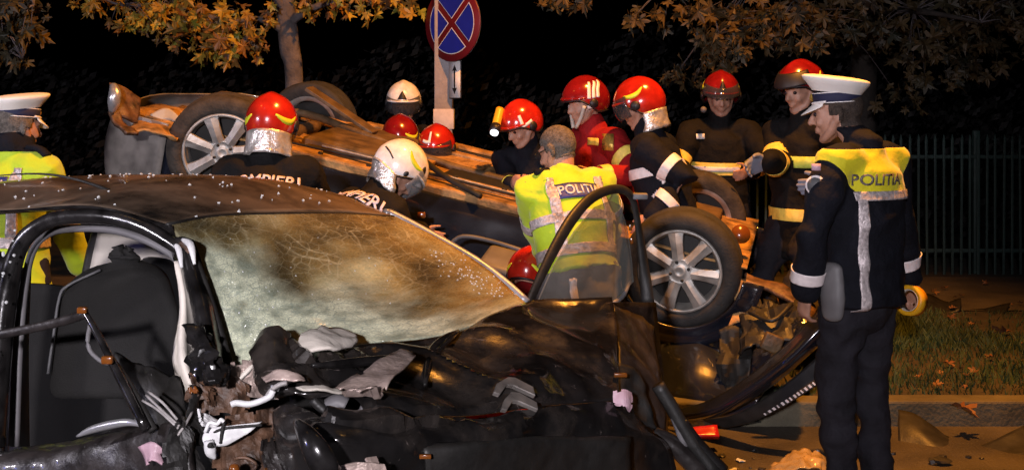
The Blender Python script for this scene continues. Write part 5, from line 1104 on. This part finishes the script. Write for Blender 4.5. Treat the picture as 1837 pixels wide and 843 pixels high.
# --- helmets
def hpos(hm, az, el, k=1.0):
    a, e = R_(az), R_(el)
    x, y, z = .124 * math.cos(e) * math.sin(a), .151 * math.cos(e) * math.cos(a), .145 * math.sin(e)
    if el < 0: x *= 1 - .0012 * abs(el); y *= 1 - .001 * abs(el)
    rg = math.exp(-(x / .022) ** 2) * max(0, math.sin(e)) * .008
    return hm @ (V((x, y - .008, z + .03)) * k + V((0, 0, rg)))
def helmet(q, m, visor='visor', visor_el=(14, -32), flap=None, mark=None, mark_m='yellow_mark', rim='black_mark', ear=True):
    hm = q.hm; lo = lambda az: (lambda c: 6 if c > .55 else (6 + (.55 - c) / .75 * -36 if c > -.2 else -30))(math.cos(R_(az)))
    bm = bmesh.new(); G = [[hpos(hm, az, 89.5 + (lo(az) - 89.5) * t) for az in range(0, 361, 6)] for t in [k / 16 for k in range(17)]]
    grid_mesh(bm, G); bmesh.ops.remove_doubles(bm, verts=bm.verts, dist=.0004); bmesh.ops.recalc_face_normals(bm, faces=bm.faces)
    h = solid(obj('helmet', bm, m, q.root), .007, 0)
    tube('helmet_rim', [hpos(hm, az, lo(az), 1.01) for az in range(0, 361, 12)], .006, rim, h, sides=6, steps=60)
    # brow ridge over the visor
    tube('brow_ridge', [hpos(hm, az, 12 - abs(az) * .05, 1.02) for az in range(-70, 71, 14)], [.004, .008, .009, .009, .009, .009, .009, .009, .009, .008, .004], m, h, sides=8, steps=30)
    if visor:
        e0, e1 = visor_el; bm = bmesh.new()
        G = [[hpos(hm, az, e0 + (e1 - e0) * t + abs(az) * .10, 1.055 + .03 * t) for az in range(-72, 73, 8)] for t in [k / 8 for k in range(9)]]
        grid_mesh(bm, G); solid(obj('visor', bm, visor, h), .003)
    if ear:
        for sg in (-1, 1):
            c = hpos(hm, sg * 88, -6, 1.03); ax = (c - hm @ V((0, 0, .02))).normalized(); mt = Matrix.Translation(c) @ ax.to_track_quat('Z', 'Y').to_matrix().to_4x4()
            bm = bmesh.new(); lathe(bm, [(0, -.012), (.028, -.012), (.03, .0), (.024, .008), (0, .01)], 20, mt); obj('ear_cover', bm, 'black_mark', h)
    if flap:
        bm = bmesh.new()
        G = [[hpos(hm, az, -26 - 5 * t, 1.05 + .08 * t + .10 * t * t) - UP * (.10 * t) + V((noise.noise(V((az * .06, t * 3, q.hc.x))), noise.noise(V((az * .06, t * 3, 7))), 0)) * .018 * t for az in range(100, 261, 8)] for t in [k / 8 for k in range(9)]]
        grid_mesh(bm, G); solid(obj('neck_flap', bm, flap, h), .004)
    def stroke(pts, hw, mm, nm, k=1.022):
        bm = bmesh.new(); n = 14; P = [cr([V((a, e, 0)) for a, e in pts], i / n) for i in range(n + 1)]; rows = []
        for i, p in enumerate(P):
            d = (P[min(i + 1, n)] - P[max(i - 1, 0)]).normalized(); nn = V((-d.y, d.x, 0)); w = hw(i / n) if callable(hw) else hw
            rows.append([hpos(hm, p.x + nn.x * w * t, p.y + nn.y * w * t, k) for t in (-1, 0, 1)])
        grid_mesh(bm, rows); bmesh.ops.recalc_face_normals(bm, faces=bm.faces); return solid(obj(nm, bm, mm, h), .002)
    q.stroke = stroke
    for sg in (-1, 1):
        if mark == 'crescent': stroke([(sg * 152, 2), (sg * 130, -6), (sg * 110, -4), (sg * 96, 10)], lambda t: .8 + 5.2 * math.sin(math.pi * min(1, t * .9 + .06)), mark_m, 'crescent_marking')
        elif mark == 'side_crescent': stroke([(sg * 65, 22), (sg * 82, 17), (sg * 100, 20), (sg * 116, 32)], lambda t: .8 + 4.6 * math.sin(math.pi * min(1, t * .9 + .06)), mark_m, 'crescent_marking')
        elif mark == 'L':
            stroke([(sg * 62, 34), (sg * 62, 22), (sg * 62, 8)], 4.4, 'white_mark', 'corner_marking'); stroke([(sg * 58, 5), (sg * 74, 6), (sg * 90, 9)], 4.0, 'white_mark', 'corner_marking', 1.024)
        elif mark == 'stripes':
            for k in range(3): stroke([(sg * (78 + 11 * k), 6), (sg * (82 + 13 * k), 28), (sg * (90 + 22 * k), 50)], 4.2, 'white_mark', 'stripe_marking')
            stroke([(sg * 72, -13), (sg * 90, -13)], 5, 'white_mark', 'stripe_marking', 1.03)
    return h
def police_cap(q):
    hm = q.hm @ Matrix.Scale(.93, 4) @ Matrix.Translation((0, 0, .006)); bm = bmesh.new(); n = 48
    def rings(b, prof, ft=0.0):
        rr = []
        for rx, ry, z, yo in prof:
            rr.append([b.verts.new(hm @ V((rx * math.sin(a), ry * math.cos(a) + yo, z + ft * (ry * math.cos(a) + yo + .02)))) for a in [k * 2 * math.pi / n for k in range(n)]])
        for a, b_ in zip(rr, rr[1:]):
            for k in range(n): b.faces.new((a[k], a[(k + 1) % n], b_[(k + 1) % n], b_[k]))
        return rr
    ft = .24
    rr = rings(bm, [(.086, .106, .090, -.008), (.096, .116, .104, -.010), (.112, .132, .124, -.012), (.124, .145, .140, -.012), (.127, .148, .149, -.012), (.124, .145, .156, -.012), (.112, .131, .161, -.012), (.08, .097, .165, -.01), (.04, .05, .167, -.008)], ft)
    bm.faces.new(rr[-1]); c = obj('cap', bm, 'cap_white', q.root)
    bm = bmesh.new(); rings(bm, [(.083, .102, .046, -.008), (.0875, .1065, .048, -.008), (.088, .107, .070, -.008), (.088, .107, .094, -.008), (.084, .103, .096, -.008)], .06); obj('cap_band', bm, 'cap_band', c)
    for z in (.049, .093):
        bm = bmesh.new(); rings(bm, [(.0885, .1075, z - .002, -.008), (.090, .109, z, -.008), (.0885, .1075, z + .002, -.008)], .06); obj('piping', bm, 'white_mark', c)
    bm = bmesh.new(); G = []
    for t in [k / 8 for k in range(9)]:
        row = []
        for az in range(-62, 63, 6):
            a = R_(az); w = math.cos(R_(az * 90 / 62)); ln = .062 * max(0.03, w) ** .6 * t
            row.append(hm @ V(((.087 + ln * .3) * math.sin(a), .106 * math.cos(a) - .008 + ln * 1.0, .052 - ln * .72 - .010 * (abs(az) / 62) ** 2 * t)))
        G.append(row)
    grid_mesh(bm, G); solid(obj('peak', bm, 'cap_white', c), .004)
    bm = bmesh.new(); mt = hm @ Matrix.Translation((0, .104, .085)) @ Matrix.Rotation(R_(-80), 4, 'X'); lathe(bm, [(0, .008), (.010, .007), (.017, .003), (.020, -.004)], 16, mt); obj('cap_badge', bm, 'gold', c)
    tube('cap_cord', [hm @ V((.0905 * math.sin(R_(a)), .1095 * math.cos(R_(a)) - .008, .056)) for a in range(-70, 71, 14)], .006, 'white_mark', c, sides=6)
def eyes(q):
    for sg in (-1, 1):
        bm = bmesh.new(); r = bmesh.ops.create_icosphere(bm, subdivisions=2, radius=.0105 * q.s); bmesh.ops.transform(bm, matrix=Matrix.Translation(q.hm @ V((sg * .032, .083, .010))), verts=r['verts']); obj('eye', bm, 'eye', q.root)

# 1 --- policeman standing on the road at the right
hc = W(1502, 206, 5.30)
p1 = person('policeman in white cap and navy jacket with yellow shoulder yoke standing on the right', hc, (-.60, .80), 0, hdir=(-.93, .40, -.12), s=1.03, z0=0.0, jacket='navy', hem=-.115, bulk=1.03, tb=.86, shw=.176, neckf=.10, neck=.125, collar=1.25, vox=.0055, trouser='trouser',
            arms={'L': dict(t=W(1446, 522, 5.12), pole=(-.3, -.5, 0), curl=.75, thumb=(-.6, .8, 0)), 'R': dict(t=W(1634, 508, 5.48), pole=(.1, .5, -.6), curl=.9)}, stance=.078, seed=3, fold=.014)
eyes(p1); police_cap(p1); hair(p1, 'hair', back_low=-.055)
cy, S, RB = p1.at, p1.S, p1.RB
cut_shell(p1.jacket, [(p1.at(.345), -S), (p1.at(.515), S), (p1.at(.37, .140), (RB - S * .55).normalized()), (p1.at(.37, -.165), (-RB - S * .8).normalized())], None, 'vest_yoke', 'hv2', p1.jacket, .003)
cut_shell(p1.jacket, [(p1.at(.312), -S), (p1.at(.348), S), (p1.at(0, .134), RB), (p1.at(0, -.158), -RB)], None, 'reflective_band', 'tape', p1.jacket, .007)
back_strip(p1, -.150, -.115, -.19, .314, 'tape')
back_text(p1, 'POLITIA', .392, -.050, .066, 'letter_grey', .009, sx=.98, bold=.02)
arm_band(p1, 'L', 1.72, .026, 'tape_w'); arm_band(p1, 'R', 1.70, .026, 'tape_w')
c = p1.sh['L'].lerp(p1.el['L'], .33) - p1.R * .074
for rad, m, l in ((.042, 'tape_w', 0), (.033, 'grey_trim', .003)):
    bm = bmesh.new(); lathe(bm, [(0, 0), (rad, 0), (rad, .004), (0, .004)], 24, Matrix.Translation(c - p1.R * (l + .004)) @ (-p1.R - p1.F * .55).to_track_quat('Z', 'Y').to_matrix().to_4x4()); obj('arm_badge', bm, m, p1.jacket)
bm = bmesh.new(); box(bm, c + UP * .075 - p1.R * .001, (.006, .018, .014), rot=(-p1.R - p1.F * .55).to_track_quat('X', 'Z').to_matrix()); obj('flag_patch', bm, 'pink', p1.jacket)
bm = bmesh.new(); hp = p1.at(-.02, -.205, -.01); limb(bm, [hp + UP * .06, hp - UP * .06, hp - UP * .13], [(.03, .05), (.035, .06), (.028, .05)], fr=(p1.RB, p1.FB)); fuse('holster', bm, .009, 'rubber', p1.root, 2, .004)
# roll of barrier tape in his right hand
rc = W(1634, 539, 5.34)
roll = empty('tape_roll', rc, 'roll of yellow printed barrier tape held in the right policeman\'s hand', 'tape')
ax = V((-.72, -.66, .16)).normalized(); mt = Matrix.Translation(rc) @ ax.to_track_quat('Z', 'Y').to_matrix().to_4x4()
bm = bmesh.new(); lathe(bm, [(.048, -.026), (.066, -.026), (.066, .026), (.048, .026)], 40, mt, close=True); obj('tape_winding', bm, 'yellow_tape_roll', roll)
bm = bmesh.new(); lathe(bm, [(.045, -.027), (.0478, -.027), (.0478, .027), (.045, .027)], 30, mt, close=True); obj('core', bm, 'cream', roll)
bm = text_bm('TRECEREA', .036, .03); ax_x = 0
for v in bm.verts:
    a = v.co.x / .0665; r = .0672; v.co = mt @ V((r * math.cos(-a + 3.9), r * math.sin(-a + 3.9), v.co.y))
obj('lettering', bm, 'black_mark', roll, smooth=False)

# 2 --- policeman at the left behind the black car
p2 = person('policeman in white cap and full yellow jacket behind the black car at the left', W(34, 229, 5.75), (.36, .93), 3, hdir=(.58, .80, -.14), s=.97, neck=.135, z0=0.0, jacket='hv', hem=-.10, bulk=1.08, vox=.007, seed=5,
            arms={'R': dict(t=W(150, 505, 5.95), pole=(.9, -.4, 0)), 'L': dict(t=W(-60, 480, 5.6))})
police_cap(p2); hair(p2, 'hair_g', back_low=-.055)
torso_band(p2, .12, .025, 'tape'); arm_band(p2, 'R', .95, .028, 'tape')
back_strip(p2, .10, .145, .14, .47, 'tape'); back_strip(p2, -.145, -.10, .14, .47, 'tape')
back_panel(p2, .385, -.01, .20, .085, 'blue_panel'); back_text(p2, 'POLITIA', .385, -.01, .068, 'letter_silver', .009, sx=.78)
cut_shell(p2.jacket, [(p2.nb + S * .02, -S)], lambda p: (p - p2.nb).length < .15, 'collar', 'navy', p2.jacket, .006)
tube('shoulder_strap', [p2.at(.49, .10, .0) + UP * .075, p2.at(.475, .16, 0) + UP * .085, p2.at(.455, .21, 0) + UP * .075], .016, 'navy', p2.jacket, flat=1.6)

# 3 --- bareheaded policeman in the middle
p3 = person('bareheaded policeman with glasses in yellow jacket bending behind the open door', W(1001, 272, 6.25), (-.40, .92), 22, hdir=(-.72, .60, -.35), s=1.02, z0=0.05, jacket='hv', hem=.02, neck=.12, collar=.6, bulk=1.10, vox=.007, trouser='grey_trouser', seed=7,
            arms={'L': dict(t=W(985, 478, 6.5), pole=(-.9, -.5, 0)), 'R': dict(t=W(1100, 440, 6.9), pole=(.7, -.5, 0))}, foot=.05)
hair(p3, 'hair_g', back_low=-.045)
torso_band(p3, .11, .026, 'tape'); torso_band(p3, .27, .024, 'tape'); arm_band(p3, 'L', .78, .028, 'tape'); arm_band(p3, 'R', .78, .028, 'tape')
back_strip(p3, -.155, -.11, .12, .48, 'tape'); back_strip(p3, .11, .155, .12, .48, 'tape')
back_panel(p3, .40, .0, .235, .085, 'blue_panel', .007); back_text(p3, 'POLITIA', .40, .0, .070, 'letter_silver', .011, sx=.92)
for sg in (-1, 1): tube('glasses_temple', [p3.hm @ V((sg * .082, -.01, .018)), p3.hm @ V((sg * .080, .05, .014)), p3.hm @ V((sg * .066, .098, .010))], .003, 'dark', p3.root, sides=5)
for sg in (-1, 1): tube('glasses_rim', [p3.hm @ V((sg * (.036 + .026 * math.cos(a)), .104 - .006 * math.cos(a), .008 + .02 * math.sin(a))) for a in [k * .6283 for k in range(11)]], .002, 'dark', p3.root, sides=5)
tube('shoulder_strap', [p3.at(.46, -.10) + UP * .085, p3.at(.445, -.17) + UP * .09], .016, 'navy', p3.jacket, flat=1.6)
cut_shell(p3.trousers, [(p3.at(0, -.09), p3.RB), (p3.at(0, -.125), -p3.RB), (p3.pel, p3.FB)], lambda p: p.z < p3.pel.z + .02, 'reflective_strip', 'tape_w', p3.trousers, .004)

# 4 --- firefighter with red helmet seen from behind
p4 = person('firefighter seen from behind in red helmet with silver neck flap by the rear wheel', W(487, 232, 6.1), (.08, 1), 16, hdir=(.10, 1, -.30), s=1.0, z0=0.05, jacket='coat', bulk=1.12, vox=.009, seed=9, arms={'L': dict(t=W(420, 400, 6.7)), 'R': dict(t=W(590, 380, 6.8))})
helmet(p4, 'helmet_red', flap='silver_cloth', mark='crescent')
back_text(p4, 'POMPIERI', .395, .02, .085, 'letter_pink', .006, sx=.95)
# 5 --- firefighter with white helmet bending to the right
p5 = person('firefighter in cream white helmet bending forward over the dusty sill', W(712, 312, 6.3), (.75, .66), 48, hdir=(.60, .30, -.80), s=1.0, z0=0.0, jacket='coat', bulk=1.08, vox=.009, seed=11, arms={'L': dict(t=W(760, 420, 6.75), pole=(0, 0, -1)), 'R': dict(t=W(780, 450, 6.4), pole=(0, -.2, -1))}, foot=.1)
helmet(p5, 'helmet_white', flap='silver_cloth', mark='side_crescent', visor='clear_visor', ear=False)
for az, el, w, ln in ((62, 18, 8, 17), (88, -10, 5, 6)): p5.stroke([(az, el + ln), (az, el), (az, el - ln)], lambda t, w=w: w * math.sqrt(max(.05, 1 - (2 * t - 1) ** 2)), 'black_mark', 'vent_marking')
p5.stroke([(165, 2), (145, -2), (128, -8)], 1.6, 'black_mark', 'vent_marking')
back_text(p5, 'POMPIERI', .43, .02, .10, 'letter_pink', .006, sx=.95, arc=-.6)
# 6 --- firefighter with white helmet behind, facing us
p6 = person('firefighter in tall white helmet with dark visor standing beside the sign pole', W(724, 190, 8.9), (.0, -1), 8, hdir=(.02, -1, -.22), s=1.0, z0=gz, jacket='navy', seed=13)
helmet(p6, 'helmet_white', visor='visor', mark=None); eyes(p6)
p6.stroke([(0, 40), (0, 30), (0, 17)], lambda t: 1.5 + 15 * t, 'black_mark', 'triangle_emblem', 1.03); p6.stroke([(-45, 12), (0, 10), (45, 12)], 1.2, 'tape_w', 'helmet_trim', 1.075)
# 7 --- dark red helmet, from behind
p7 = person('firefighter in dark red helmet crouching in front of the white helmet', W(718, 252, 8.3), (.1, .99), 24, hdir=(.08, .99, -.10), s=.98, z0=gz, jacket='coat', seed=15, foot=.1)
helmet(p7, 'helmet_dark', flap=None, mark='crescent')
# 8 --- red helmet with white corner mark, facing us
p8 = person('firefighter in red helmet with white corner mark crouching beneath the sign pole', W(783, 270, 8.2), (-.10, -.99), 18, hdir=(-.22, -.95, -.22), s=.98, z0=gz, jacket='coat', seed=17, foot=.1)
helmet(p8, 'helmet_red', mark=None, visor='visor'); eyes(p8)
p8.stroke([(2, 52), (2, 40), (3, 27)], 4.4, 'white_mark', 'corner_marking'); p8.stroke([(-1, 24), (14, 24), (30, 27)], 4.0, 'white_mark', 'corner_marking', 1.026)
# 9 --- red helmet with torch
p9 = person('firefighter in red helmet with lit yellow torch looking down over the car', W(936, 230, 7.8), (-.35, -.93), 28, hdir=(-.72, -.55, -.42), s=1.0, z0=gz, jacket='navy', seed=19, arms={'L': dict(t=W(975, 330, 7.5)), 'R': dict(t=W(920, 330, 7.5))})
helmet(p9, 'helmet_red', mark='L', visor=None); eyes(p9)
tq = W(892, 214, 7.72); bm = bmesh.new(); tube_bm(bm, [W(897, 196, 7.74), W(893, 212, 7.70), W(890, 226, 7.66)], [.026, .027, .028], sides=14); tb = obj('helmet_torch', bm, 'yellow_plastic', p9.root)
tube('torch_collar', [W(890, 225, 7.665), W(887, 237, 7.63)], [.030, .036], 'black_mark', tb, sides=14)
tube('torch_lens', [W(887.2, 236.5, 7.632), W(886.2, 240, 7.622)], [.026, .025], 'lamp_on', tb, sides=14)
for sd in 'LR': arm_band(p9, sd, 1.5, .02, 'tape_l'); arm_band(p9, sd, 1.75, .02, 'tape_l')
# 10 --- red jacket
p10 = person('rescuer in red jacket and dimmed red helmet with white stripes facing left', W(1050, 190, 7.7), (-.86, -.50), 14, hdir=(-.93, -.36, -.16), s=1.03, z0=gz, jacket='redcoat', bulk=1.1, seed=21, arms={'L': dict(t=W(1070, 318, 7.25), pole=(.5, -.5, -.5)), 'R': dict(t=W(1040, 300, 8.0))})
helmet(p10, 'helmet_dark', mark='stripes', visor=None)
tube('chin_strap', [hpos(p10.hm, 65, -8), p10.hm @ V((.07, .07, -.06)), p10.hm @ V((.02, .09, -.12))], .012, 'cream', p10.root)
tube('chin_strap', [hpos(p10.hm, -65, -8), p10.hm @ V((-.07, .07, -.06)), p10.hm @ V((-.02, .09, -.12))], .012, 'cream', p10.root)
arm_band(p10, 'L', .55, .028, 'tape_y'); arm_band(p10, 'L', 1.8, .03, 'tape_y'); arm_band(p10, 'R', 1.7, .03, 'tape_y')
pr = projector(p10.jacket, V((.1, 1, 0)))
for (cx, cz, w, h, m, nm) in ((1090, 256, .035, .05, 'gold', 'chest_badge'), (1062, 256, .035, .022, 'tape_y', 'reflective_patch')):
    a = W(cx, cz, 7.4); bm = bmesh.new(); G = [[pr(a + V((w * x, 0, h * z)), .006) for x in (-1, -.3, .3, 1)] for z in (-1, 0, 1)]; grid_mesh(bm, G); solid(obj(nm, bm, m, p10.jacket), .003)
# 11 --- firefighter facing left with silver flap
p11 = person('firefighter in orange red helmet with silver neck cloth leaning left over the wheel', W(1148, 195, 7.35), (-.88, .35), 14, hdir=(-.90, .28, -.30), s=1.04, z0=gz, jacket='navy', bulk=1.12, hem=-.2, seed=23, arms={'L': dict(t=W(1172, 385, 7.0), pole=(.9, -.2, -.1)), 'R': dict(t=W(1120, 330, 7.8))})
helmet(p11, 'helmet_red', flap='silver_cloth', mark='side_crescent', visor='visor')
torso_band(p11, .33, .03, 'tape_w'); arm_band(p11, 'L', .62, .028, 'tape_w'); arm_band(p11, 'R', .92, .028, 'tape_w'); arm_band(p11, 'L', 1.6, .028, 'tape_w'); torso_band(p11, -.08, .03, 'tape_w')
# 12 --- firefighter facing us
p12 = person('firefighter facing the camera with yellow banded dark coat between two others', W(1293, 176, 8.4), (.0, -1), 4, hdir=(-.08, -1, -.25), s=1.03, z0=gz, jacket='coat', bulk=1.1, hem=-.22, seed=25, arms={'R': dict(t=W(1268, 335, 8.1), pole=(-.8, .3, 0)), 'L': dict(t=W(1345, 305, 8.0), pole=(.9, .2, -.2))})
helmet(p12, 'helmet_dark', mark='side_crescent', visor='visor', visor_el=(24, -4)); eyes(p12)
p12.stroke([(0, 44), (0, 32), (0, 14)], lambda t: 2 + 12 * t, 'black_mark', 'triangle_emblem', 1.03)
torso_band(p12, .23, .042, 'tape_y'); b = torso_band(p12, .23, .016, 'tape_w', name='reflective_band'); nn = [v.co + v.normal * .004 for v in b.data.vertices]; b.data.vertices.foreach_set('co', [c for p in nn for c in p])
arm_band(p12, 'R', .8, .03, 'tape_y'); arm_band(p12, 'L', 1.7, .04, 'tape_y')
pr = projector(p12.jacket, V((0, 1, 0))); a = W(1262, 246, 8.2); bm = bmesh.new(); grid_mesh(bm, [[pr(a + V((.03 * x, 0, .018 * z)), .006) for x in (-1, -.3, .3, 1)] for z in (-1, 0, 1)]); solid(obj('name_patch', bm, 'white_mark', p12.jacket), .003)
bm = bmesh.new(); ell(bm, W(1262, 197, 8.25), (V((1, 0, 0)), V((0, 1, 0)), V((0, 0, 1))), (.022, .022, .022)); obj('helmet_torch', bm, 'rubber', p12.root)
# 13 --- firefighter behind the right policeman
p13 = person('firefighter with yellow banded sleeves half hidden behind the right policeman\'s cap', W(1437, 166, 7.5), (-.75, -.62), 0, hdir=(-.80, -.55, -.16), s=1.10, z0=gz, jacket='coat', bulk=1.12, hem=-.22, seed=27, gloves='glove', arms={'R': dict(t=W(1378, 288, 7.15), pole=(.3, .2, -1), hd=(-.9, -.2, -.3), curl=.7), 'L': dict(t=W(1480, 330, 7.0), pole=(.8, 0, -.5))})
helmet(p13, 'helmet_dark', mark='side_crescent', visor='black_mark', visor_el=(34, 2)); eyes(p13)
arm_band(p13, 'R', .75, .04, 'tape_y'); arm_band(p13, 'R', 1.42, .036, 'tape_y'); torso_band(p13, .31, .034, 'tape_l'); torso_band(p13, .02, .036, 'tape_y')
# 14 --- rescuer crouching in the gap
p14 = person('crouching rescuer in red helmet low beside the bending policeman', W(950, 500, 6.5), (.25, .9), 40, hdir=(.35, .80, -.45), s=.95, z0=0.02, jacket='redcoat', seed=29, foot=.12, arms={'R': dict(t=W(965, 560, 6.5)), 'L': dict(t=W(920, 560, 6.7))})
helmet(p14, 'helmet_red', mark='crescent')

# ------------------------------------------------------------------ litter on the road and the verge
def fallen(px, py, d, s, z, label_=None):
    o = bpy.data.objects.new('fallen_leaf', random.choice(LM['leaf_f'])); C.objects.link(o); p = W(px, py, d)
    o.location = (p.x, p.y, z + .02); o.rotation_euler = (random.uniform(-.4, .4), random.uniform(-.4, .4), random.uniform(0, 6.28)); o.scale = (s, s, s); return o
def gd(py, z): return (CAM_H - z) * FPX / (py - 180.0)
named = [((1726, 738), .05 + .075, .20, 'large orange fallen leaf on the kerb stones'), ((1748, 671), .12, .09, 'small orange fallen leaf lying alone on the grass'), ((1700, 657), .12, .12, 'thin rust fallen leaf beside the lone one on the grass'), ((1800, 600), .12, .20, 'curled pale brown leaf at the far edge of the grass')]
for (px, py), z, s, lb in named: tag(fallen(px, py, gd(py, z), s, z), lb, 'leaf', 'fallen leaves')
rr = random.Random(12)
for k in range(24):
    py = rr.choice([rr.uniform(556, 590), rr.uniform(508, 550), rr.uniform(575, 700)]); px = rr.uniform(1625, 1837); d = gd(py, .118)
    tag(fallen(px, py, d, rr.uniform(.04, .10), .118), 'small brown fallen leaf among many on the verge and pavement', 'leaf', 'fallen leaves in the litter')
for k in range(90):
    px, py = rr.gauss(1365, 22), rr.uniform(448, 520)
    o = fallen(px, py, 9.4 + rr.uniform(-.4, .4), rr.uniform(.06, .14), .12); p = W(px, py, 9.4); o.location.z = .12 + max(0, rr.gauss(.05, .05)); 
    tag(o, 'rust fallen leaf in the drift behind the front wheel', 'leaf', 'fallen leaves in the drift')
kl = empty('debris_strip', W(1690, 560, gd(560, .12)), 'long black broken bumper strip lying on the pavement', 'car debris')
patch('strip', [[(1618, 545, 9.2), (1660, 528, 9.6), (1700, 542, 9.5), (1724, 536, 9.5)], [(1618, 556, 9.15), (1660, 548, 9.3), (1700, 552, 9.3), (1724, 546, 9.3)], [(1615, 566, 9.2), (1660, 564, 9.2), (1700, 564, 9.2), (1722, 558, 9.2)]], 'plastic', kl, 24, 6, .015, amp=.01)
k2 = empty('debris_strip', W(1780, 560, gd(560, .12)), 'pointed black plastic shard at the far right of the pavement', 'car debris')
patch('strip', [[(1724, 556, 9.3), (1770, 553, 9.3), (1812, 544, 9.4)], [(1724, 562, 9.25), (1770, 562, 9.2), (1806, 556, 9.2)], [(1730, 566, 9.2), (1780, 568, 9.15), (1795, 566, 9.1)]], 'plastic', k2, 16, 5, .012, amp=.006)
k3 = empty('bumper_cover', W(1640, 790, gd(800, 0)), 'dark bumper cover lying against the kerb beside the policeman', 'car debris')
patch('cover', [[(1612, 735, 6.35), (1640, 742, 6.3), (1664, 758, 6.25), (1700, 785, 6.2)], [(1612, 770, 6.2), (1640, 772, 6.15), (1670, 785, 6.1), (1720, 800, 6.1)], [(1612, 806, 6.1), (1650, 808, 6.05), (1690, 812, 6.0), (1740, 812, 6.02)]], 'plastic', k3, 20, 10, .015, amp=.01)
k4 = empty('bumper_cover', W(1800, 800, gd(805, 0)), 'dark curved plastic panel on the road at the far right edge', 'car debris')
patch('cover', [[(1700, 806, 6.0), (1760, 800, 6.05), (1810, 778, 6.1), (1836, 765, 6.15)], [(1720, 816, 5.93), (1770, 814, 5.95), (1815, 800, 6.0), (1850, 790, 6.05)], [(1740, 822, 5.88), (1780, 824, 5.86), (1820, 820, 5.88), (1860, 815, 5.9)]], 'plastic', k4, 20, 8, .012, amp=.008)
k5 = empty('red_shard', W(1260, 775, 6.0), 'broken red lens shard lying by the crushed wing', 'car debris')
patch('shard', [[(1226, 776, 6.0), (1250, 766, 6.0), (1286, 764, 6.0)], [(1222, 782, 5.96), (1250, 784, 5.94), (1290, 786, 5.94)]], 'red_plastic', k5, 10, 5, .02, amp=.012, fr=20)
k6 = empty('plastic_bag', W(1430, 830, gd(832, 0)), 'crumpled shiny clear plastic bag on the orange lit road', 'litter')
patch('bag', [[(1362, 838, 5.75), (1400, 828, 5.72), (1432, 812, 5.72), (1462, 812, 5.72), (1476, 825, 5.72)], [(1358, 846, 5.66), (1400, 836, 5.6), (1440, 822, 5.58), (1470, 826, 5.6), (1480, 838, 5.64)], [(1360, 852, 5.6), (1400, 850, 5.52), (1440, 842, 5.5), (1470, 842, 5.5), (1482, 850, 5.55)]], 'clear_plastic', k6, 40, 20, .003, amp=.035, fr=18, seed=4)
for k in range(26):
    px, py = rr.uniform(1290, 1837), rr.uniform(808, 850); d = gd(py, 0)
    bm = bmesh.new(); s = rr.uniform(.006, .02); r = bmesh.ops.create_icosphere(bm, subdivisions=1, radius=s)
    for v in r['verts']: v.co = V((v.co.x * rr.uniform(.7, 1.5), v.co.y * rr.uniform(.7, 1.5), v.co.z * .5)) + V((rr.gauss(0, 1), rr.gauss(0, 1), rr.gauss(0, 1))) * s * .15
    o = obj('crash_fragment', bm, 'bead' if k % 4 == 0 else 'plastic', smooth=False); p = W(px, py, d); o.location = (p.x, p.y, s * .4)
    tag(o, 'tiny clear glass crumb on the orange lit road' if k % 4 == 0 else 'small dark crash fragment on the orange lit road', 'debris', 'glass crumbs on the road' if k % 4 == 0 else 'dark fragments on the road')
bm = bmesh.new(); r = bmesh.ops.create_icosphere(bm, subdivisions=2, radius=.055)
for v in r['verts']: v.co = V((v.co.x, v.co.y * .7, v.co.z * .3)) + V((rr.gauss(0, 1), rr.gauss(0, 1), rr.gauss(0, .5))) * .006
o = obj('plastic_lump', bm, 'plastic', smooth=False); p = W(1684, 832, gd(832, 0)); o.location = (p.x, p.y, .015); tag(o, 'flat black plastic lump on the road before the kerb', 'car debris')

bpy.data.scenes.remove(SIDE)
